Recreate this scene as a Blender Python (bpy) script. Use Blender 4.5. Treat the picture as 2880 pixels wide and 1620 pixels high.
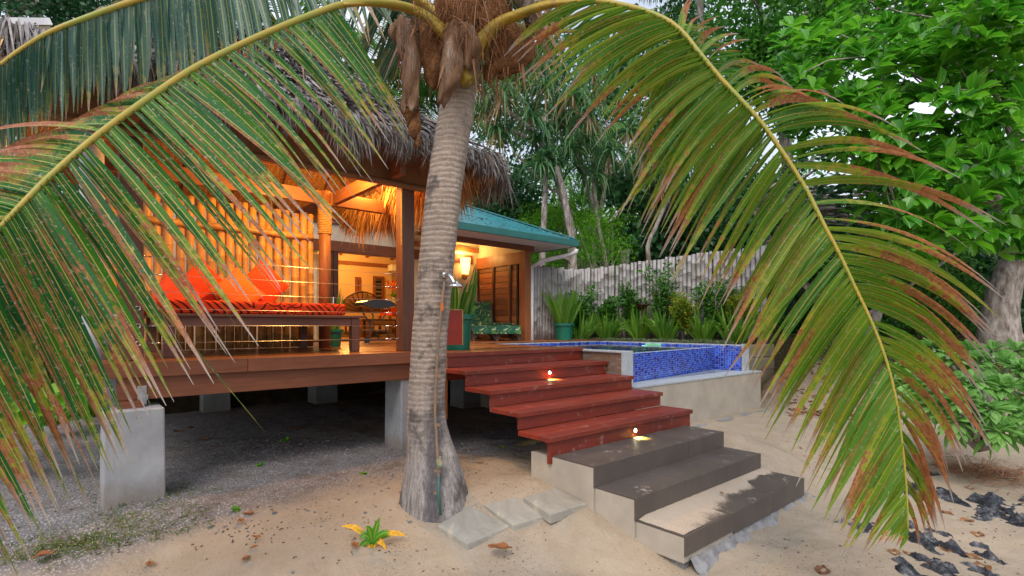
import bpy, math, random
import numpy as np
from mathutils import Vector, Matrix
random.seed(7); RNG = np.random.default_rng(11)
R = math.radians
for o in list(bpy.data.objects): bpy.data.objects.remove(o)
SC = bpy.context.scene
COL = SC.collection

# ---------------------------------------------------------------- camera, sky, sun, exposure
YAW = R(49.25); FX, FY = math.cos(YAW), math.sin(YAW); RX, RY = FY, -FX
ZE = 0.29                                   # eye height above the deck (deck top is z = 0)
cd = bpy.data.cameras.new('camera'); cam = bpy.data.objects.new('camera', cd); COL.objects.link(cam)
cam.location = (0, 0, ZE); cam.rotation_euler = (R(90), 0, YAW - R(90))
cd.sensor_width = 36; cd.lens = 36*1456/2880; cd.shift_y = 106/2880; cd.clip_start = 0.05; cd.clip_end = 2000
SC.camera = cam
SUN_EL, SUN_AZ = R(50), R(215)              # azimuth of the sun, counter-clockwise from +X
w = bpy.data.worlds.new('World'); SC.world = w; w.use_nodes = True
wn = w.node_tree; bg = wn.nodes['Background']
sky = wn.nodes.new('ShaderNodeTexSky'); sky.sky_type = 'NISHITA'; sky.sun_disc = False
sky.sun_elevation = SUN_EL; sky.sun_rotation = R(90) - SUN_AZ
sky.air_density = 1.0; sky.dust_density = 7.0; sky.ozone_density = 1.0
# thin overcast: bright cloud veil mixed over the blue sky
tcw = wn.nodes.new('ShaderNodeTexCoord'); nzw = wn.nodes.new('ShaderNodeTexNoise'); nzw.inputs['Scale'].default_value = 2.2; nzw.inputs['Detail'].default_value = 5
wn.links.new(tcw.outputs['Generated'], nzw.inputs['Vector'])
mrw = wn.nodes.new('ShaderNodeMapRange'); wn.links.new(nzw.outputs[0], mrw.inputs[0])
for i_, v_ in enumerate((.35,.65,.35,.85)): mrw.inputs[i_+1].default_value = v_
mxw = wn.nodes.new('ShaderNodeMix'); mxw.data_type = 'RGBA'; wn.links.new(mrw.outputs[0], mxw.inputs[0]); wn.links.new(sky.outputs[0], mxw.inputs[6]); mxw.inputs[7].default_value = (6.6,7.0,7.8,1)
wn.links.new(mxw.outputs[2], bg.inputs[0]); bg.inputs[1].default_value = 0.15
sl = bpy.data.lights.new('sun', 'SUN'); sl.energy = 0.9; sl.angle = R(25); sl.color = (1.0, 0.94, 0.86)
so = bpy.data.objects.new('sun', sl); COL.objects.link(so)
sd = Vector((math.cos(SUN_EL)*math.cos(SUN_AZ), math.cos(SUN_EL)*math.sin(SUN_AZ), math.sin(SUN_EL)))
so.rotation_euler = sd.to_track_quat('Z', 'Y').to_euler()
SC.render.engine = 'CYCLES'
SC.view_settings.view_transform = 'Standard'; SC.view_settings.look = 'None'
SC.view_settings.exposure = 0.45; SC.view_settings.gamma = 1.0
SC.cycles.max_bounces = 8; SC.cycles.transparent_max_bounces = 8

K = 2880/2576
def P(px, py, d):
    """world point seen at (px,py) of the 2576-wide view, at distance d along the view axis"""
    u = px*K - 1440; v = py*K - 916; lat = u/1456*d
    return np.array([FX*d + RX*lat, FY*d + RY*lat, ZE - v/1456*d])
def G(px, py, z):
    """point of the horizontal plane z seen at (px,py)"""
    v = py*K - 916; return P(px, py, (ZE - z)*1456/v)

# ---------------------------------------------------------------- objects
def tag(o, label=None, cat=None, group=None, kind=None):
    if label: o['label'] = label
    if cat: o['category'] = cat
    if group: o['group'] = group
    if kind: o['kind'] = kind
    return o
def thing(name, label, cat, loc=(0,0,0), rz=0, group=None):
    o = bpy.data.objects.new(name, None); COL.objects.link(o)
    o.empty_display_size = .1
    o.location = [float(c) for c in loc]; o.rotation_euler = (0, 0, rz)
    return tag(o, label, cat, group)
def wloc(o):
    v = Vector((0,0,0))
    while o is not None: v = v + o.location; o = o.parent
    return v
def kids(o): return [c for c in bpy.data.objects if c.parent == o]
def copy_tree(o, parent=None):
    c = o.copy(); COL.objects.link(c); c.parent = parent
    for ch in kids(o): copy_tree(ch, c)
    return c
def npmesh(name, V, F, mats, midx=None, attr=None, smooth=False):
    """V (n,3); F list of (array (m,k))"""
    me = bpy.data.meshes.new(name); V = np.asarray(V, dtype=np.float32)
    me.vertices.add(len(V)); me.vertices.foreach_set('co', V.ravel())
    loops = np.concatenate([f.ravel() for f in F]).astype(np.int32)
    cnt = np.concatenate([np.full(len(f), f.shape[1]) for f in F]).astype(np.int32)
    me.loops.add(len(loops)); me.loops.foreach_set('vertex_index', loops)
    me.polygons.add(len(cnt)); st = np.concatenate([[0], np.cumsum(cnt)[:-1]]).astype(np.int32)
    me.polygons.foreach_set('loop_start', st)
    try: me.polygons.foreach_set('loop_total', cnt)
    except Exception: pass
    if midx is not None: me.polygons.foreach_set('material_index', np.asarray(midx, dtype=np.int32))
    if smooth: me.polygons.foreach_set('use_smooth', np.ones(len(cnt), dtype=bool))
    for m in (mats if isinstance(mats, (list, tuple)) else [mats]): me.materials.append(m)
    me.update(calc_edges=True)
    if attr is not None:
        a = me.attributes.new('leaf', 'FLOAT_COLOR', 'POINT'); a.data.foreach_set('color', np.asarray(attr, dtype=np.float32).ravel())
    return me
def link(name, me, parent=None, loc=(0,0,0)):
    o = bpy.data.objects.new(name, me); COL.objects.link(o); o.parent = parent; o.location = loc
    return o
class MB:
    def __init__(s): s.v = []; s.f = []; s.m = []
    def add(s, vs, fs, m=0):
        b = len(s.v); s.v += [tuple(map(float, p)) for p in vs]; s.f += [tuple(b+i for i in f) for f in fs]; s.m += [m]*len(fs); return s
    def box(s, x0, y0, z0, x1, y1, z1, m=0):
        return s.add([(x0,y0,z0),(x1,y0,z0),(x1,y1,z0),(x0,y1,z0),(x0,y0,z1),(x1,y0,z1),(x1,y1,z1),(x0,y1,z1)],
              [(0,3,2,1),(4,5,6,7),(0,1,5,4),(1,2,6,5),(2,3,7,6),(3,0,4,7)], m)
    def bar(s, p, q, w, h, m=0, up=(0,0,1)):
        p = Vector(p); q = Vector(q); d = (q-p).normalized(); u = Vector(up)
        a = d.cross(u)
        if a.length < 1e-4: a = d.cross(Vector((0,1,0)))
        a.normalize(); b = a.cross(d).normalized()
        vs = []
        for c in (p, q):
            for i, j in ((-1,-1),(1,-1),(1,1),(-1,1)): vs.append(c + a*(i*w/2) + b*(j*h/2))
        return s.add(vs, [(0,3,2,1),(4,5,6,7),(0,1,5,4),(1,2,6,5),(2,3,7,6),(3,0,4,7)], m)
    def tube(s, pts, rad, n=10, m=0, cap=True, squash=1.0):
        pts = [Vector([float(c) for c in p]) for p in pts]
        if not hasattr(rad, '__len__'): rad = [rad]*len(pts)
        t0 = (pts[1]-pts[0]).normalized(); a = t0.orthogonal().normalized(); vs = []
        for i, p in enumerate(pts):
            t = (pts[min(i+1, len(pts)-1)] - pts[max(i-1, 0)]).normalized()
            a = (a - t*a.dot(t)).normalized(); b = t.cross(a)
            for k in range(n):
                an = 2*math.pi*k/n; vs.append(p + a*(math.cos(an)*rad[i]) + b*(math.sin(an)*rad[i]*squash))
        fs = []
        for i in range(len(pts)-1):
            for k in range(n): fs.append((i*n+k, i*n+(k+1)%n, (i+1)*n+(k+1)%n, (i+1)*n+k))
        if cap: fs.append(tuple(range(n))[::-1]); fs.append(tuple((len(pts)-1)*n+k for k in range(n)))
        return s.add(vs, fs, m)
    def lathe(s, prof, c=(0,0,0), n=24, m=0):
        vs = []; fs = []
        for r, z in prof:
            for k in range(n):
                an = 2*math.pi*k/n; vs.append((c[0]+r*math.cos(an), c[1]+r*math.sin(an), c[2]+z))
        for i in range(len(prof)-1):
            for k in range(n): fs.append((i*n+k, i*n+(k+1)%n, (i+1)*n+(k+1)%n, (i+1)*n+k))
        return s.add(vs, fs, m)
    def build(s, name, mats, parent=None, smooth=False, bevel=0, org=None, auto=False):
        me = bpy.data.meshes.new(name)
        L = wloc(parent) if parent is not None else Vector(org or (0,0,0))
        me.from_pydata([(x-L.x, y-L.y, z-L.z) for x, y, z in s.v], [], s.f)
        for m in (mats if isinstance(mats, (list, tuple)) else [mats]): me.materials.append(m)
        if any(s.m): me.polygons.foreach_set('material_index', s.m)
        if smooth: me.polygons.foreach_set('use_smooth', [True]*len(me.polygons))
        me.update()
        o = link(name, me, parent, (0,0,0) if parent is not None else tuple(L))
        if bevel:
            b = o.modifiers.new('bevel', 'BEVEL'); b.width = bevel; b.segments = 2; b.limit_method = 'ANGLE'; b.angle_limit = R(50)
        return o

# ---------------------------------------------------------------- leaf strips (numpy)
def norm(a): return a/np.maximum(np.linalg.norm(a, axis=-1, keepdims=True), 1e-9)
def strips(A, B, C, wid, nrm, brown=None, nseg=8, fold=.25, base=.45, peak=.18, rnd=None, blunt=0.0):
    """quadratic-bezier blades A->C pulled by B. Returns V,F,attr(t,rnd,across,brown)"""
    A, B, C = map(np.asarray, (A, B, C)); n = len(A)
    wid = np.broadcast_to(np.asarray(wid, float), (n,)); nrm = np.broadcast_to(np.asarray(nrm, float), (n,3))
    rnd = RNG.random(n) if rnd is None else rnd; brown = np.full(n, 2.0) if brown is None else brown
    t = np.linspace(0, 1, nseg+1)
    tt = t[None,:,None]
    Pt = (1-tt)**2*A[:,None] + 2*tt*(1-tt)*B[:,None] + tt**2*C[:,None]
    T = norm(2*(1-tt)*(B-A)[:,None] + 2*tt*(C-B)[:,None])
    W = norm(np.cross(T, nrm[:,None,:])); N = norm(np.cross(W, T))
    prof = np.where(t < peak, base + (1-base)*t/peak, 1-(1-blunt)*((t-peak)/(1-peak))**1.6); prof = np.maximum(prof, .04)
    hw = wid[:,None]*.5*prof[None,:]
    V = np.stack([Pt - W*hw[...,None] + N*(fold*hw)[...,None], Pt, Pt + W*hw[...,None] + N*(fold*hw)[...,None]], axis=2)
    att = np.zeros((n, nseg+1, 3, 4)); att[...,0] = t[None,:,None]; att[...,1] = rnd[:,None,None]
    att[...,2] = np.array([0,.5,1])[None,None,:]; att[...,3] = np.asarray(brown)[:,None,None]
    i = np.arange(nseg); q = []
    for c in (0,1): q.append(np.stack([i*3+c, i*3+c+1, (i+1)*3+c+1, (i+1)*3+c], axis=1))
    q = np.concatenate(q); F = (q[None] + (np.arange(n)*3*(nseg+1))[:,None,None]).reshape(-1,4)
    return V.reshape(-1,3), F, att.reshape(-1,4)
def merge(parts):
    V = []; F = []; Aa = []; b = 0
    for v, f, a in parts: V.append(v); F.append(f+b); Aa.append(a); b += len(v)
    return np.concatenate(V), np.concatenate(F), np.concatenate(Aa)
def blades(cs, dirs, length, width, droop=.3, **kw):
    """blades leaving points cs along dirs, tips bent down by droop*length"""
    cs = np.asarray(cs); dirs = norm(np.asarray(dirs)); n = len(cs)
    L = np.broadcast_to(np.asarray(length, float), (n,))[:,None]; dr = np.broadcast_to(np.asarray(droop, float), (n,))[:,None]
    B = cs + dirs*L*.55; C = cs + dirs*L*(1-dr*.35) - np.array([0,0,1.])*dr*L
    side = np.cross(dirs, [0,0,1.]); nr = norm(np.cross(side, dirs) + .25*RNG.normal(size=(n,3)))
    nr = np.where(nr[:, 2:3] < 0, -nr, nr)
    return strips(cs, B, C, width, nr, **kw)
def put(name, parts, mats, parent=None, org=None, smooth=True):
    V, F, A = merge(parts) if isinstance(parts, list) else parts
    L = np.array(wloc(parent)) if parent is not None else np.array(org if org is not None else (0,0,0), float)
    me = npmesh(name, V - L, [F], mats, attr=A, smooth=smooth)
    return link(name, me, parent, (0,0,0) if parent is not None else tuple(map(float, L)))
def rdir(n, zmin=-1, zmax=1):
    z = RNG.uniform(zmin, zmax, n); a = RNG.uniform(0, 2*math.pi, n); r = np.sqrt(np.maximum(0, 1-z*z))
    return np.stack([r*np.cos(a), r*np.sin(a), z], axis=1)
LEAF_T = {   # templates: (along, across, lift) outline + faces
 'quad': (np.array([[0,0,0],[.5,-.5,.06],[1,0,-.08],[.5,.5,.06]]), np.array([[0,1,2,3]])),
 'ovate': (np.array([[0,0,0],[.35,-.42,.08],[.35,0,0],[.35,.42,.08],[.72,-.5,.06],[.72,0,-.02],[.72,.5,.06],[1,0,-.12]]),
           np.array([[0,1,2,2],[0,2,3,3],[1,4,5,2],[2,5,6,3],[4,7,5,5],[5,7,6,6]])),
}
def leafcards(cs, dirs, length, width, kind='quad', rnd=None, tilt=.5):
    T, F = LEAF_T[kind]; n = len(cs); cs = np.asarray(cs); D = norm(np.asarray(dirs))
    L = np.broadcast_to(np.asarray(length, float), (n,)); Wd = np.broadcast_to(np.asarray(width, float), (n,))
    up = norm(np.array([0,0,1.]) + tilt*RNG.normal(size=(n,3))); S = norm(np.cross(D, up)); N = np.cross(S, D)
    V = cs[:,None] + D[:,None]*(T[None,:,0:1]*L[:,None,None]) + S[:,None]*(T[None,:,1:2]*Wd[:,None,None]) + N[:,None]*(T[None,:,2:3]*L[:,None,None])
    k = len(T); rnd = RNG.random(n) if rnd is None else rnd
    att = np.zeros((n,k,4)); att[...,0] = T[None,:,0]; att[...,1] = rnd[:,None]; att[...,2] = T[None,:,1]+.5; att[...,3] = 2
    if kind == 'ovate':   # split into triangles and quads -> use triangles only
        tri = np.array([[0,1,2],[0,2,3],[1,4,5],[1,5,2],[2,5,6],[2,6,3],[4,7,5],[5,7,6]])
        Fa = (tri[None] + (np.arange(n)*k)[:,None,None]).reshape(-1,3)
    else: Fa = (F[None] + (np.arange(n)*k)[:,None,None]).reshape(-1,4)
    return V.reshape(-1,3), Fa, att.reshape(-1,4)
def interp(keys, s):
    """keys: list of (s, vector...)"""
    xs = [k[0] for k in keys]; arr = np.array([k[1] for k in keys], float)
    return np.stack([np.interp(s, xs, arr[:,i]) for i in range(arr.shape[1])], axis=1)
def smooth_path(pts, n):
    """Catmull-Rom through pts -> n points"""
    p = np.array(pts, float); p = np.vstack([2*p[0]-p[1], p, 2*p[-1]-p[-2]]); m = len(p)-3; out = []
    for s in np.linspace(0, m-1e-6, n):
        i = int(s); t = s-i; a, b, c, d = p[i:i+4]
        out.append(.5*((2*b) + (-a+c)*t + (2*a-5*b+4*c-d)*t*t + (-a+3*b-3*c+d)*t**3))
    return np.array(out)
# ---------------------------------------------------------------- materials
class NT:
    def __init__(s, name):
        s.m = bpy.data.materials.new(name); s.m.use_nodes = True; s.t = s.m.node_tree
        s.b = s.t.nodes['Principled BSDF']; s.out = s.t.nodes['Material Output']
    def n(s, ty, **kw):
        x = s.t.nodes.new(ty)
        for k, v in kw.items(): setattr(x, k, v)
        return x
    def l(s, a, b): s.t.links.new(a, b)
    def val(s, v, sock):
        if hasattr(v, 'type') and hasattr(v, 'node'): s.l(v, sock)
        else: sock.default_value = v
    def math(s, op, a, b=0.0, c=0.0, clamp=False):
        x = s.n('ShaderNodeMath', operation=op, use_clamp=clamp); s.val(a, x.inputs[0]); s.val(b, x.inputs[1]); s.val(c, x.inputs[2]); return x.outputs[0]
    def mix(s, f, a, b, blend='MIX'):
        x = s.n('ShaderNodeMix', data_type='RGBA', blend_type=blend); s.val(f, x.inputs[0])
        for v, i in ((a,6),(b,7)):
            s.val((*v, 1) if isinstance(v, tuple) and len(v) == 3 else v, x.inputs[i])
        return x.outputs[2]
    def coord(s, scale=(1,1,1), kind='Object', rot=(0,0,0)):
        tc = s.n('ShaderNodeTexCoord'); mp = s.n('ShaderNodeMapping'); s.l(tc.outputs[kind], mp.inputs[0])
        mp.inputs['Scale'].default_value = scale; mp.inputs['Rotation'].default_value = rot; return mp.outputs[0]
    def noise(s, vec, scale=5, detail=4, rough=.55, dist=0.0):
        x = s.n('ShaderNodeTexNoise'); s.l(vec, x.inputs['Vector']); x.inputs['Scale'].default_value = scale
        x.inputs['Detail'].default_value = detail; x.inputs['Roughness'].default_value = rough; x.inputs['Distortion'].default_value = dist
        return x.outputs[0]
    def ramp(s, f, stops):
        x = s.n('ShaderNodeValToRGB'); s.l(f, x.inputs[0]); e = x.color_ramp.elements
        while len(e) < len(stops): e.new(.5)
        for el, (p, c) in zip(e, stops): el.position = p; el.color = (*c, 1) if len(c) == 3 else c
        return x.outputs[0]
    def rng(s, f, a, b, c=0.0, d=1.0):
        x = s.n('ShaderNodeMapRange'); s.val(f, x.inputs[0])
        for i, v in enumerate((a,b,c,d)): x.inputs[i+1].default_value = v
        return x.outputs[0]
    def bump(s, h, strength=.3, dist=.01, prev=None):
        x = s.n('ShaderNodeBump'); s.l(h, x.inputs['Height']); x.inputs['Strength'].default_value = strength; x.inputs['Distance'].default_value = dist
        if prev is not None: s.l(prev, x.inputs['Normal'])
        return x.outputs[0]
    def fin(s, col=None, rough=.6, nrm=None, spec=.4, metal=0.0):
        if col is not None: s.val((*col,1) if isinstance(col, tuple) else col, s.b.inputs['Base Color'])
        s.val(rough, s.b.inputs['Roughness']); s.b.inputs['Specular IOR Level'].default_value = spec; s.b.inputs['Metallic'].default_value = metal
        if nrm is not None: s.l(nrm, s.b.inputs['Normal'])
        return s.m
def island(s):
    return s.n('ShaderNodeNewGeometry').outputs['Random Per Island']
def wood(name, c1, c2, axis=0, rough=.5, var=.35, dark=None, grain=1.0, spec=.4, worn=0.0):
    s = NT(name); sc = [14,14,14]; sc[axis] = .9
    isl = island(s); tc = s.n('ShaderNodeTexCoord'); off = s.n('ShaderNodeVectorMath', operation='ADD')
    s.l(tc.outputs['Object'], off.inputs[0]); cb = s.n('ShaderNodeCombineXYZ')
    for i in range(3): s.l(s.math('MULTIPLY', isl, 17.0+5*i), cb.inputs[i])
    s.l(cb.outputs[0], off.inputs[1]); mp = s.n('ShaderNodeMapping'); s.l(off.outputs[0], mp.inputs[0]); mp.inputs['Scale'].default_value = sc
    g = s.noise(mp.outputs[0], 3.0*grain, 6, .6, 1.2); sc2 = [2.5]*3; sc2[axis] = .8
    mp2 = s.n('ShaderNodeMapping'); s.l(off.outputs[0], mp2.inputs[0]); mp2.inputs['Scale'].default_value = sc2
    g2 = s.noise(mp2.outputs[0], 1.5, 3)
    c = s.mix(s.rng(g, .3, .7), c1, c2)
    hs = s.n('ShaderNodeHueSaturation'); s.l(c, hs.inputs['Color']); s.l(s.rng(isl, 0, 1, 1-var, 1+var), hs.inputs['Value'])
    c = hs.outputs[0]
    c = s.mix(s.rng(g2, .45, .75, 0, .55), c, dark or tuple(x*.35 for x in c1))
    if worn:
        wv = s.noise(s.coord((1,1,1)), 9, 6, .7); wf = s.rng(wv, .58, .72, 0, worn); c = s.mix(wf, c, (.42,.36,.31))
    n = s.bump(g, .35, .004)
    return s.fin(c, s.rng(g2, .3, .7, rough-.1, rough+.15), n, spec)
def plain(name, c1, c2=None, scale=6, rough=.7, bump=.15, spec=.3, metal=0.0, fine=60, dist=.005):
    s = NT(name); v = s.coord(); a = s.noise(v, scale, 5, .6); b = s.noise(v, fine, 3, .6)
    c = s.mix(s.rng(a, .35, .65), c1, c2 or tuple(x*.8 for x in c1))
    return s.fin(c, rough, s.bump(b, bump, dist) if bump else None, spec, metal)
def emit(name, col, strength):
    s = NT(name); s.b.inputs['Base Color'].default_value = (*col,1); s.b.inputs['Emission Color'].default_value = (*col,1); s.b.inputs['Emission Strength'].default_value = strength
    return s.m
def leafmat(name, greens, brown=(.30,.12,.045), rib=None, ribw=.10, trans=.35, rough=.45, spots=0.0, tipcol=None, hue_noise=3.0, spec=.4, edge_brown=0.0):
    """greens: ramp stops over the leaf's random value; a = where the brown starts along the blade"""
    s = NT(name); at = s.n('ShaderNodeAttribute', attribute_name='leaf'); sep = s.n('ShaderNodeSeparateColor'); s.l(at.outputs['Color'], sep.inputs[0])
    t, rn, ac = sep.outputs[0], sep.outputs[1], sep.outputs[2]; br = at.outputs['Alpha']
    c = s.ramp(rn, [(i/max(1,len(greens)-1), g) for i, g in enumerate(greens)])
    v = s.coord(); nz = s.noise(v, hue_noise, 3)
    c = s.mix(s.rng(nz, .3, .7, 0, .35), c, tuple(x*.55 for x in greens[0]))
    patch = s.noise(v, 16, 4, .65)
    edge = s.math('ABSOLUTE', s.math('SUBTRACT', ac, .5))
    m = s.math('ADD', s.math('SUBTRACT', t, br), s.math('MULTIPLY', s.math('SUBTRACT', patch, .5), 1.1))
    mb = s.rng(m, -.02, .05)
    if edge_brown:
        eb = s.math('ADD', ac, s.math('MULTIPLY', s.math('SUBTRACT', s.noise(v, 22, 4, .7), .5), 1.3)); eb = s.math('ADD', eb, s.math('MULTIPLY', s.math('SUBTRACT', rn, .5), .35)); mb = s.math('MAXIMUM', mb, s.math('MULTIPLY', s.rng(eb, .80, .90), s.math('MULTIPLY', s.rng(t, .02, .25), edge_brown)))
    yl = s.rng(m, -.22, -.02)
    c = s.mix(s.math('MULTIPLY', yl, .55), c, (.42,.36,.035))
    bc = s.mix(s.rng(s.noise(v, 40, 3), .35, .65), brown, tuple(min(1, x*1.9) for x in brown))
    c = s.mix(mb, c, bc)
    if tipcol: c = s.mix(s.math('MULTIPLY', mb, s.rng(t, .78, .97)), c, tipcol)
    if spots:
        sp = s.noise(s.coord((1,1,1)), 55, 3, .7); c = s.mix(s.math('MULTIPLY', s.rng(sp, .60, .66), spots), c, (.48,.42,.36))
        sp2 = s.noise(s.coord((1,1,1)), 38, 3, .7); c = s.mix(s.math('MULTIPLY', s.rng(sp2, .62, .67), spots), c, (.22,.07,.025))
    if rib: c = s.mix(s.math('MULTIPLY', s.rng(edge, ribw*.6, ribw, 1, 0), s.rng(mb, 0, 1, 1, .5)), c, rib)
    s.fin(c, rough, None, spec)
    tr = s.n('ShaderNodeBsdfTranslucent'); tc = s.mix(.5, c, c, 'MULTIPLY'); hs = s.n('ShaderNodeHueSaturation'); s.l(c, hs.inputs['Color']); hs.inputs['Value'].default_value = 1.5
    s.l(hs.outputs[0], tr.inputs[0]); mx = s.n('ShaderNodeMixShader'); mx.inputs[0].default_value = trans
    s.l(s.b.outputs[0], mx.inputs[1]); s.l(tr.outputs[0], mx.inputs[2]); s.l(mx.outputs[0], s.out.inputs[0])
    return s.m
M = {}
M['deck'] = wood('deck timber', (.30,.105,.035), (.20,.06,.02), 0, .28, .25, spec=.5)
M['rim'] = wood('rim timber', (.22,.075,.035), (.15,.045,.02), 0, .5, .18)
M['post'] = wood('post timber', (.17,.07,.04), (.10,.04,.025), 2, .5, .15)
M['roundpost'] = wood('round post timber', (.26,.11,.05), (.17,.065,.03), 2, .45, .1)
M['beam'] = wood('beam timber', (.26,.10,.04), (.17,.06,.025), 1, .5, .15)
M['red'] = wood('red stained timber', (.25,.038,.018), (.15,.020,.012), 0, .42, .22, dark=(.07,.012,.012), worn=.45)
M['cedar'] = wood('cedar boards', (.38,.16,.06), (.25,.09,.03), 1, .4, .55)
M['cedarpost'] = wood('cedar post', (.36,.13,.045), (.26,.085,.03), 2, .4, .1)
M['daybed'] = wood('daybed timber', (.19,.075,.045), (.12,.045,.03), 0, .4, .1)
M['darkwood'] = wood('dark timber', (.075,.03,.02), (.045,.02,.014), 0, .5, .2)
M['sleeper'] = wood('sleeper timber', (.30,.25,.17), (.20,.17,.12), 0, .8, .15)
M['concrete'] = plain('pale concrete', (.36,.37,.395), (.29,.30,.325), 4, .85, .25, .2, fine=90)
M['render'] = plain('cement render', (.42,.375,.315), (.33,.295,.25), 3, .85, .2, .2)
M['footing'] = plain('rough footing', (.30,.30,.31), (.17,.17,.18), 9, .95, .9, .1, fine=30, dist=.02)
M['white'] = plain('white paint', (.75,.74,.70), (.7,.69,.65), 3, .6, .05)
M['plaster'] = plain('cream plaster', (.62,.55,.42), (.56,.49,.37), 2, .8, .06)
M['blind'] = None
M['teal'] = plain('teal metal roofing', (.02,.19,.22), (.015,.14,.17), 4, .35, .03, .5)
M['tealtrim'] = plain('teal metal fascia', (.035,.17,.16), (.03,.14,.13), 3, .4, .02, .5)
M['pvc'] = plain('white plastic pipe', (.78,.78,.80), None, 3, .3, 0, .5)
M['steel'] = plain('chrome', (.75,.76,.78), None, 3, .12, 0, .5, 1.0)
M['wire'] = plain('steel wire', (.6,.6,.6), None, 3, .3, 0, .5, 1.0)
M['iron'] = plain('zinc bracket', (.45,.48,.52), (.3,.32,.35), 30, .4, .1, .5, .8)
M['pot'] = plain('green plastic', (.003,.13,.08), (.003,.10,.06), 5, .35, .03, .5)
M['soil'] = plain('soil', (.06,.045,.03), (.03,.022,.016), 9, .95, .8, .1, fine=30, dist=.02)
M['rope'] = plain('rope', (.42,.26,.10), (.30,.17,.06), 30, .8, .5)
M['rattan'] = plain('rattan', (.30,.15,.06), (.12,.06,.025), 50, .6, .8, fine=120)
M['resin'] = plain('dark resin wicker', (.10,.075,.06), (.07,.05,.04), 10, .5, .2)
M['black'] = plain('black enamel', (.015,.015,.017), None, 5, .25, 0, .5)
M['green_in'] = plain('pale green plastic', (.35,.75,.48), None, 5, .4, 0)
M['hose'] = plain('old copper pipe', (.28,.15,.08), (.14,.13,.11), 14, .6, .3, fine=80)
M['verdi'] = plain('tarnished brass', (.20,.28,.20), (.30,.18,.09), 30, .5, .3)
M['orange_tape'] = plain('orange tape', (.6,.16,.03), None, 5, .5, 0)
M['cushion'] = plain('red orange cotton', (.66,.085,.028), (.54,.065,.022), 3, .9, .5, .05, fine=9, dist=.03)
M['cushion2'] = plain('light orange cotton', (.70,.19,.04), (.60,.15,.035), 3, .9, .5, .05, fine=9, dist=.03)
M['fibre'] = plain('palm fibre', (.26,.125,.055), (.13,.06,.03), 12, .9, .9, .1, fine=45, dist=.03)
M['rock'] = None
def mk():
    # blind / woven mats
    s = NT('matchstick blind'); v = s.coord(); wv = s.n('ShaderNodeTexWave', wave_type='BANDS', bands_direction='Z'); s.l(v, wv.inputs[0]); wv.inputs['Scale'].default_value = 28; wv.inputs['Distortion'].default_value = .3
    c = s.mix(wv.outputs[1], (.10,.045,.02), (.40,.20,.09)); s.fin(c, .6, s.bump(wv.outputs[1], .6, .006)); M['blind'] = s.m
    s = NT('woven ceiling mat'); v = s.coord((1,1,1)); ck = s.n('ShaderNodeTexChecker'); s.l(v, ck.inputs[0]); ck.inputs['Scale'].default_value = 26
    nz = s.noise(v, 40, 3); c = s.mix(ck.outputs[1], (.34,.17,.06), (.22,.10,.035)); c = s.mix(s.rng(nz,.4,.6,0,.6), c, (.10,.045,.02)); s.fin(c, .7, s.bump(ck.outputs[1], .5, .006)); M['mat'] = s.m
    # cream plaster interior handled by lamps. bamboo
    for key, c1, c2, cr in (('bamboo_y', (.62,.36,.12), (.46,.24,.07), (.2,.10,.04)), ('bamboo_g', (.41,.40,.41), (.26,.245,.245), (.14,.11,.08))):
        s = NT('bamboo '+key); v = s.coord((9,9,1.2)); g = s.noise(v, 3, 4, .6); v2 = s.coord((1,1,1)); st = s.noise(v2, 4, 4); isl = island(s)
        c = s.mix(s.rng(g,.3,.7), c1, c2); c = s.mix(s.rng(st,.52,.68,0,.75), c, cr)
        hs = s.n('ShaderNodeHueSaturation'); s.l(c, hs.inputs['Color']); s.l(s.rng(isl,0,1,.72,1.25), hs.inputs['Value'])
        s.fin(hs.outputs[0], .45, s.bump(g,.3,.004), .4); M[key] = s.m
    # printed mattress cloth (dark swirls on red)
    s = NT('printed red cloth'); v = s.coord(); vo = s.n('ShaderNodeTexVoronoi', feature='DISTANCE_TO_EDGE'); s.l(v, vo.inputs[0]); vo.inputs['Scale'].default_value = 7
    v1 = s.n('ShaderNodeTexVoronoi'); s.l(v, v1.inputs[0]); v1.inputs['Scale'].default_value = 7
    rings = s.math('SINE', s.math('MULTIPLY', v1.outputs[0], 26)); rr = s.math('GREATER_THAN', rings, .55)
    wv = s.n('ShaderNodeTexWave', wave_type='BANDS', bands_direction='DIAGONAL'); s.l(v, wv.inputs[0]); wv.inputs['Scale'].default_value = 9; wv.inputs['Distortion'].default_value = 2
    sel = s.math('GREATER_THAN', s.noise(v, 3, 1), .5); pat = s.math('MAXIMUM', s.math('MULTIPLY', rr, sel), s.math('MULTIPLY', s.math('GREATER_THAN', wv.outputs[1], .72), s.math('SUBTRACT', 1.0, sel)))
    c = s.mix(pat, (.78,.06,.015), (.10,.012,.01)); s.fin(c, .85, s.bump(s.noise(v,150,2), .2, .003), .1); M['print'] = s.m
    # lounger cushion: leaf print
    s = NT('leaf print cloth'); v = s.coord((1,1,1)); a = s.noise(v, 4.5, 2, .5, 2.5); b = s.noise(v, 6, 2, .5, 3.0)
    c = s.mix(s.math('GREATER_THAN', a, .52), (.012,.075,.055), (.05,.16,.045)); c = s.mix(s.math('GREATER_THAN', b, .635), c, (.40,.42,.34)); s.fin(c, .8, None, .2); M['leafprint'] = s.m
    # tapa wall hanging
    s = NT('black and cream tapa'); v = s.coord(); vo = s.n('ShaderNodeTexVoronoi', distance='CHEBYCHEV'); s.l(v, vo.inputs[0]); vo.inputs['Scale'].default_value = 14; vo.inputs['Randomness'].default_value = 0
    c = s.mix(s.math('GREATER_THAN', s.math('SINE', s.math('MULTIPLY', vo.outputs[0], 22)), 0.0), (.55,.42,.25), (.02,.015,.012)); s.fin(c, .9); M['tapa'] = s.m
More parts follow.
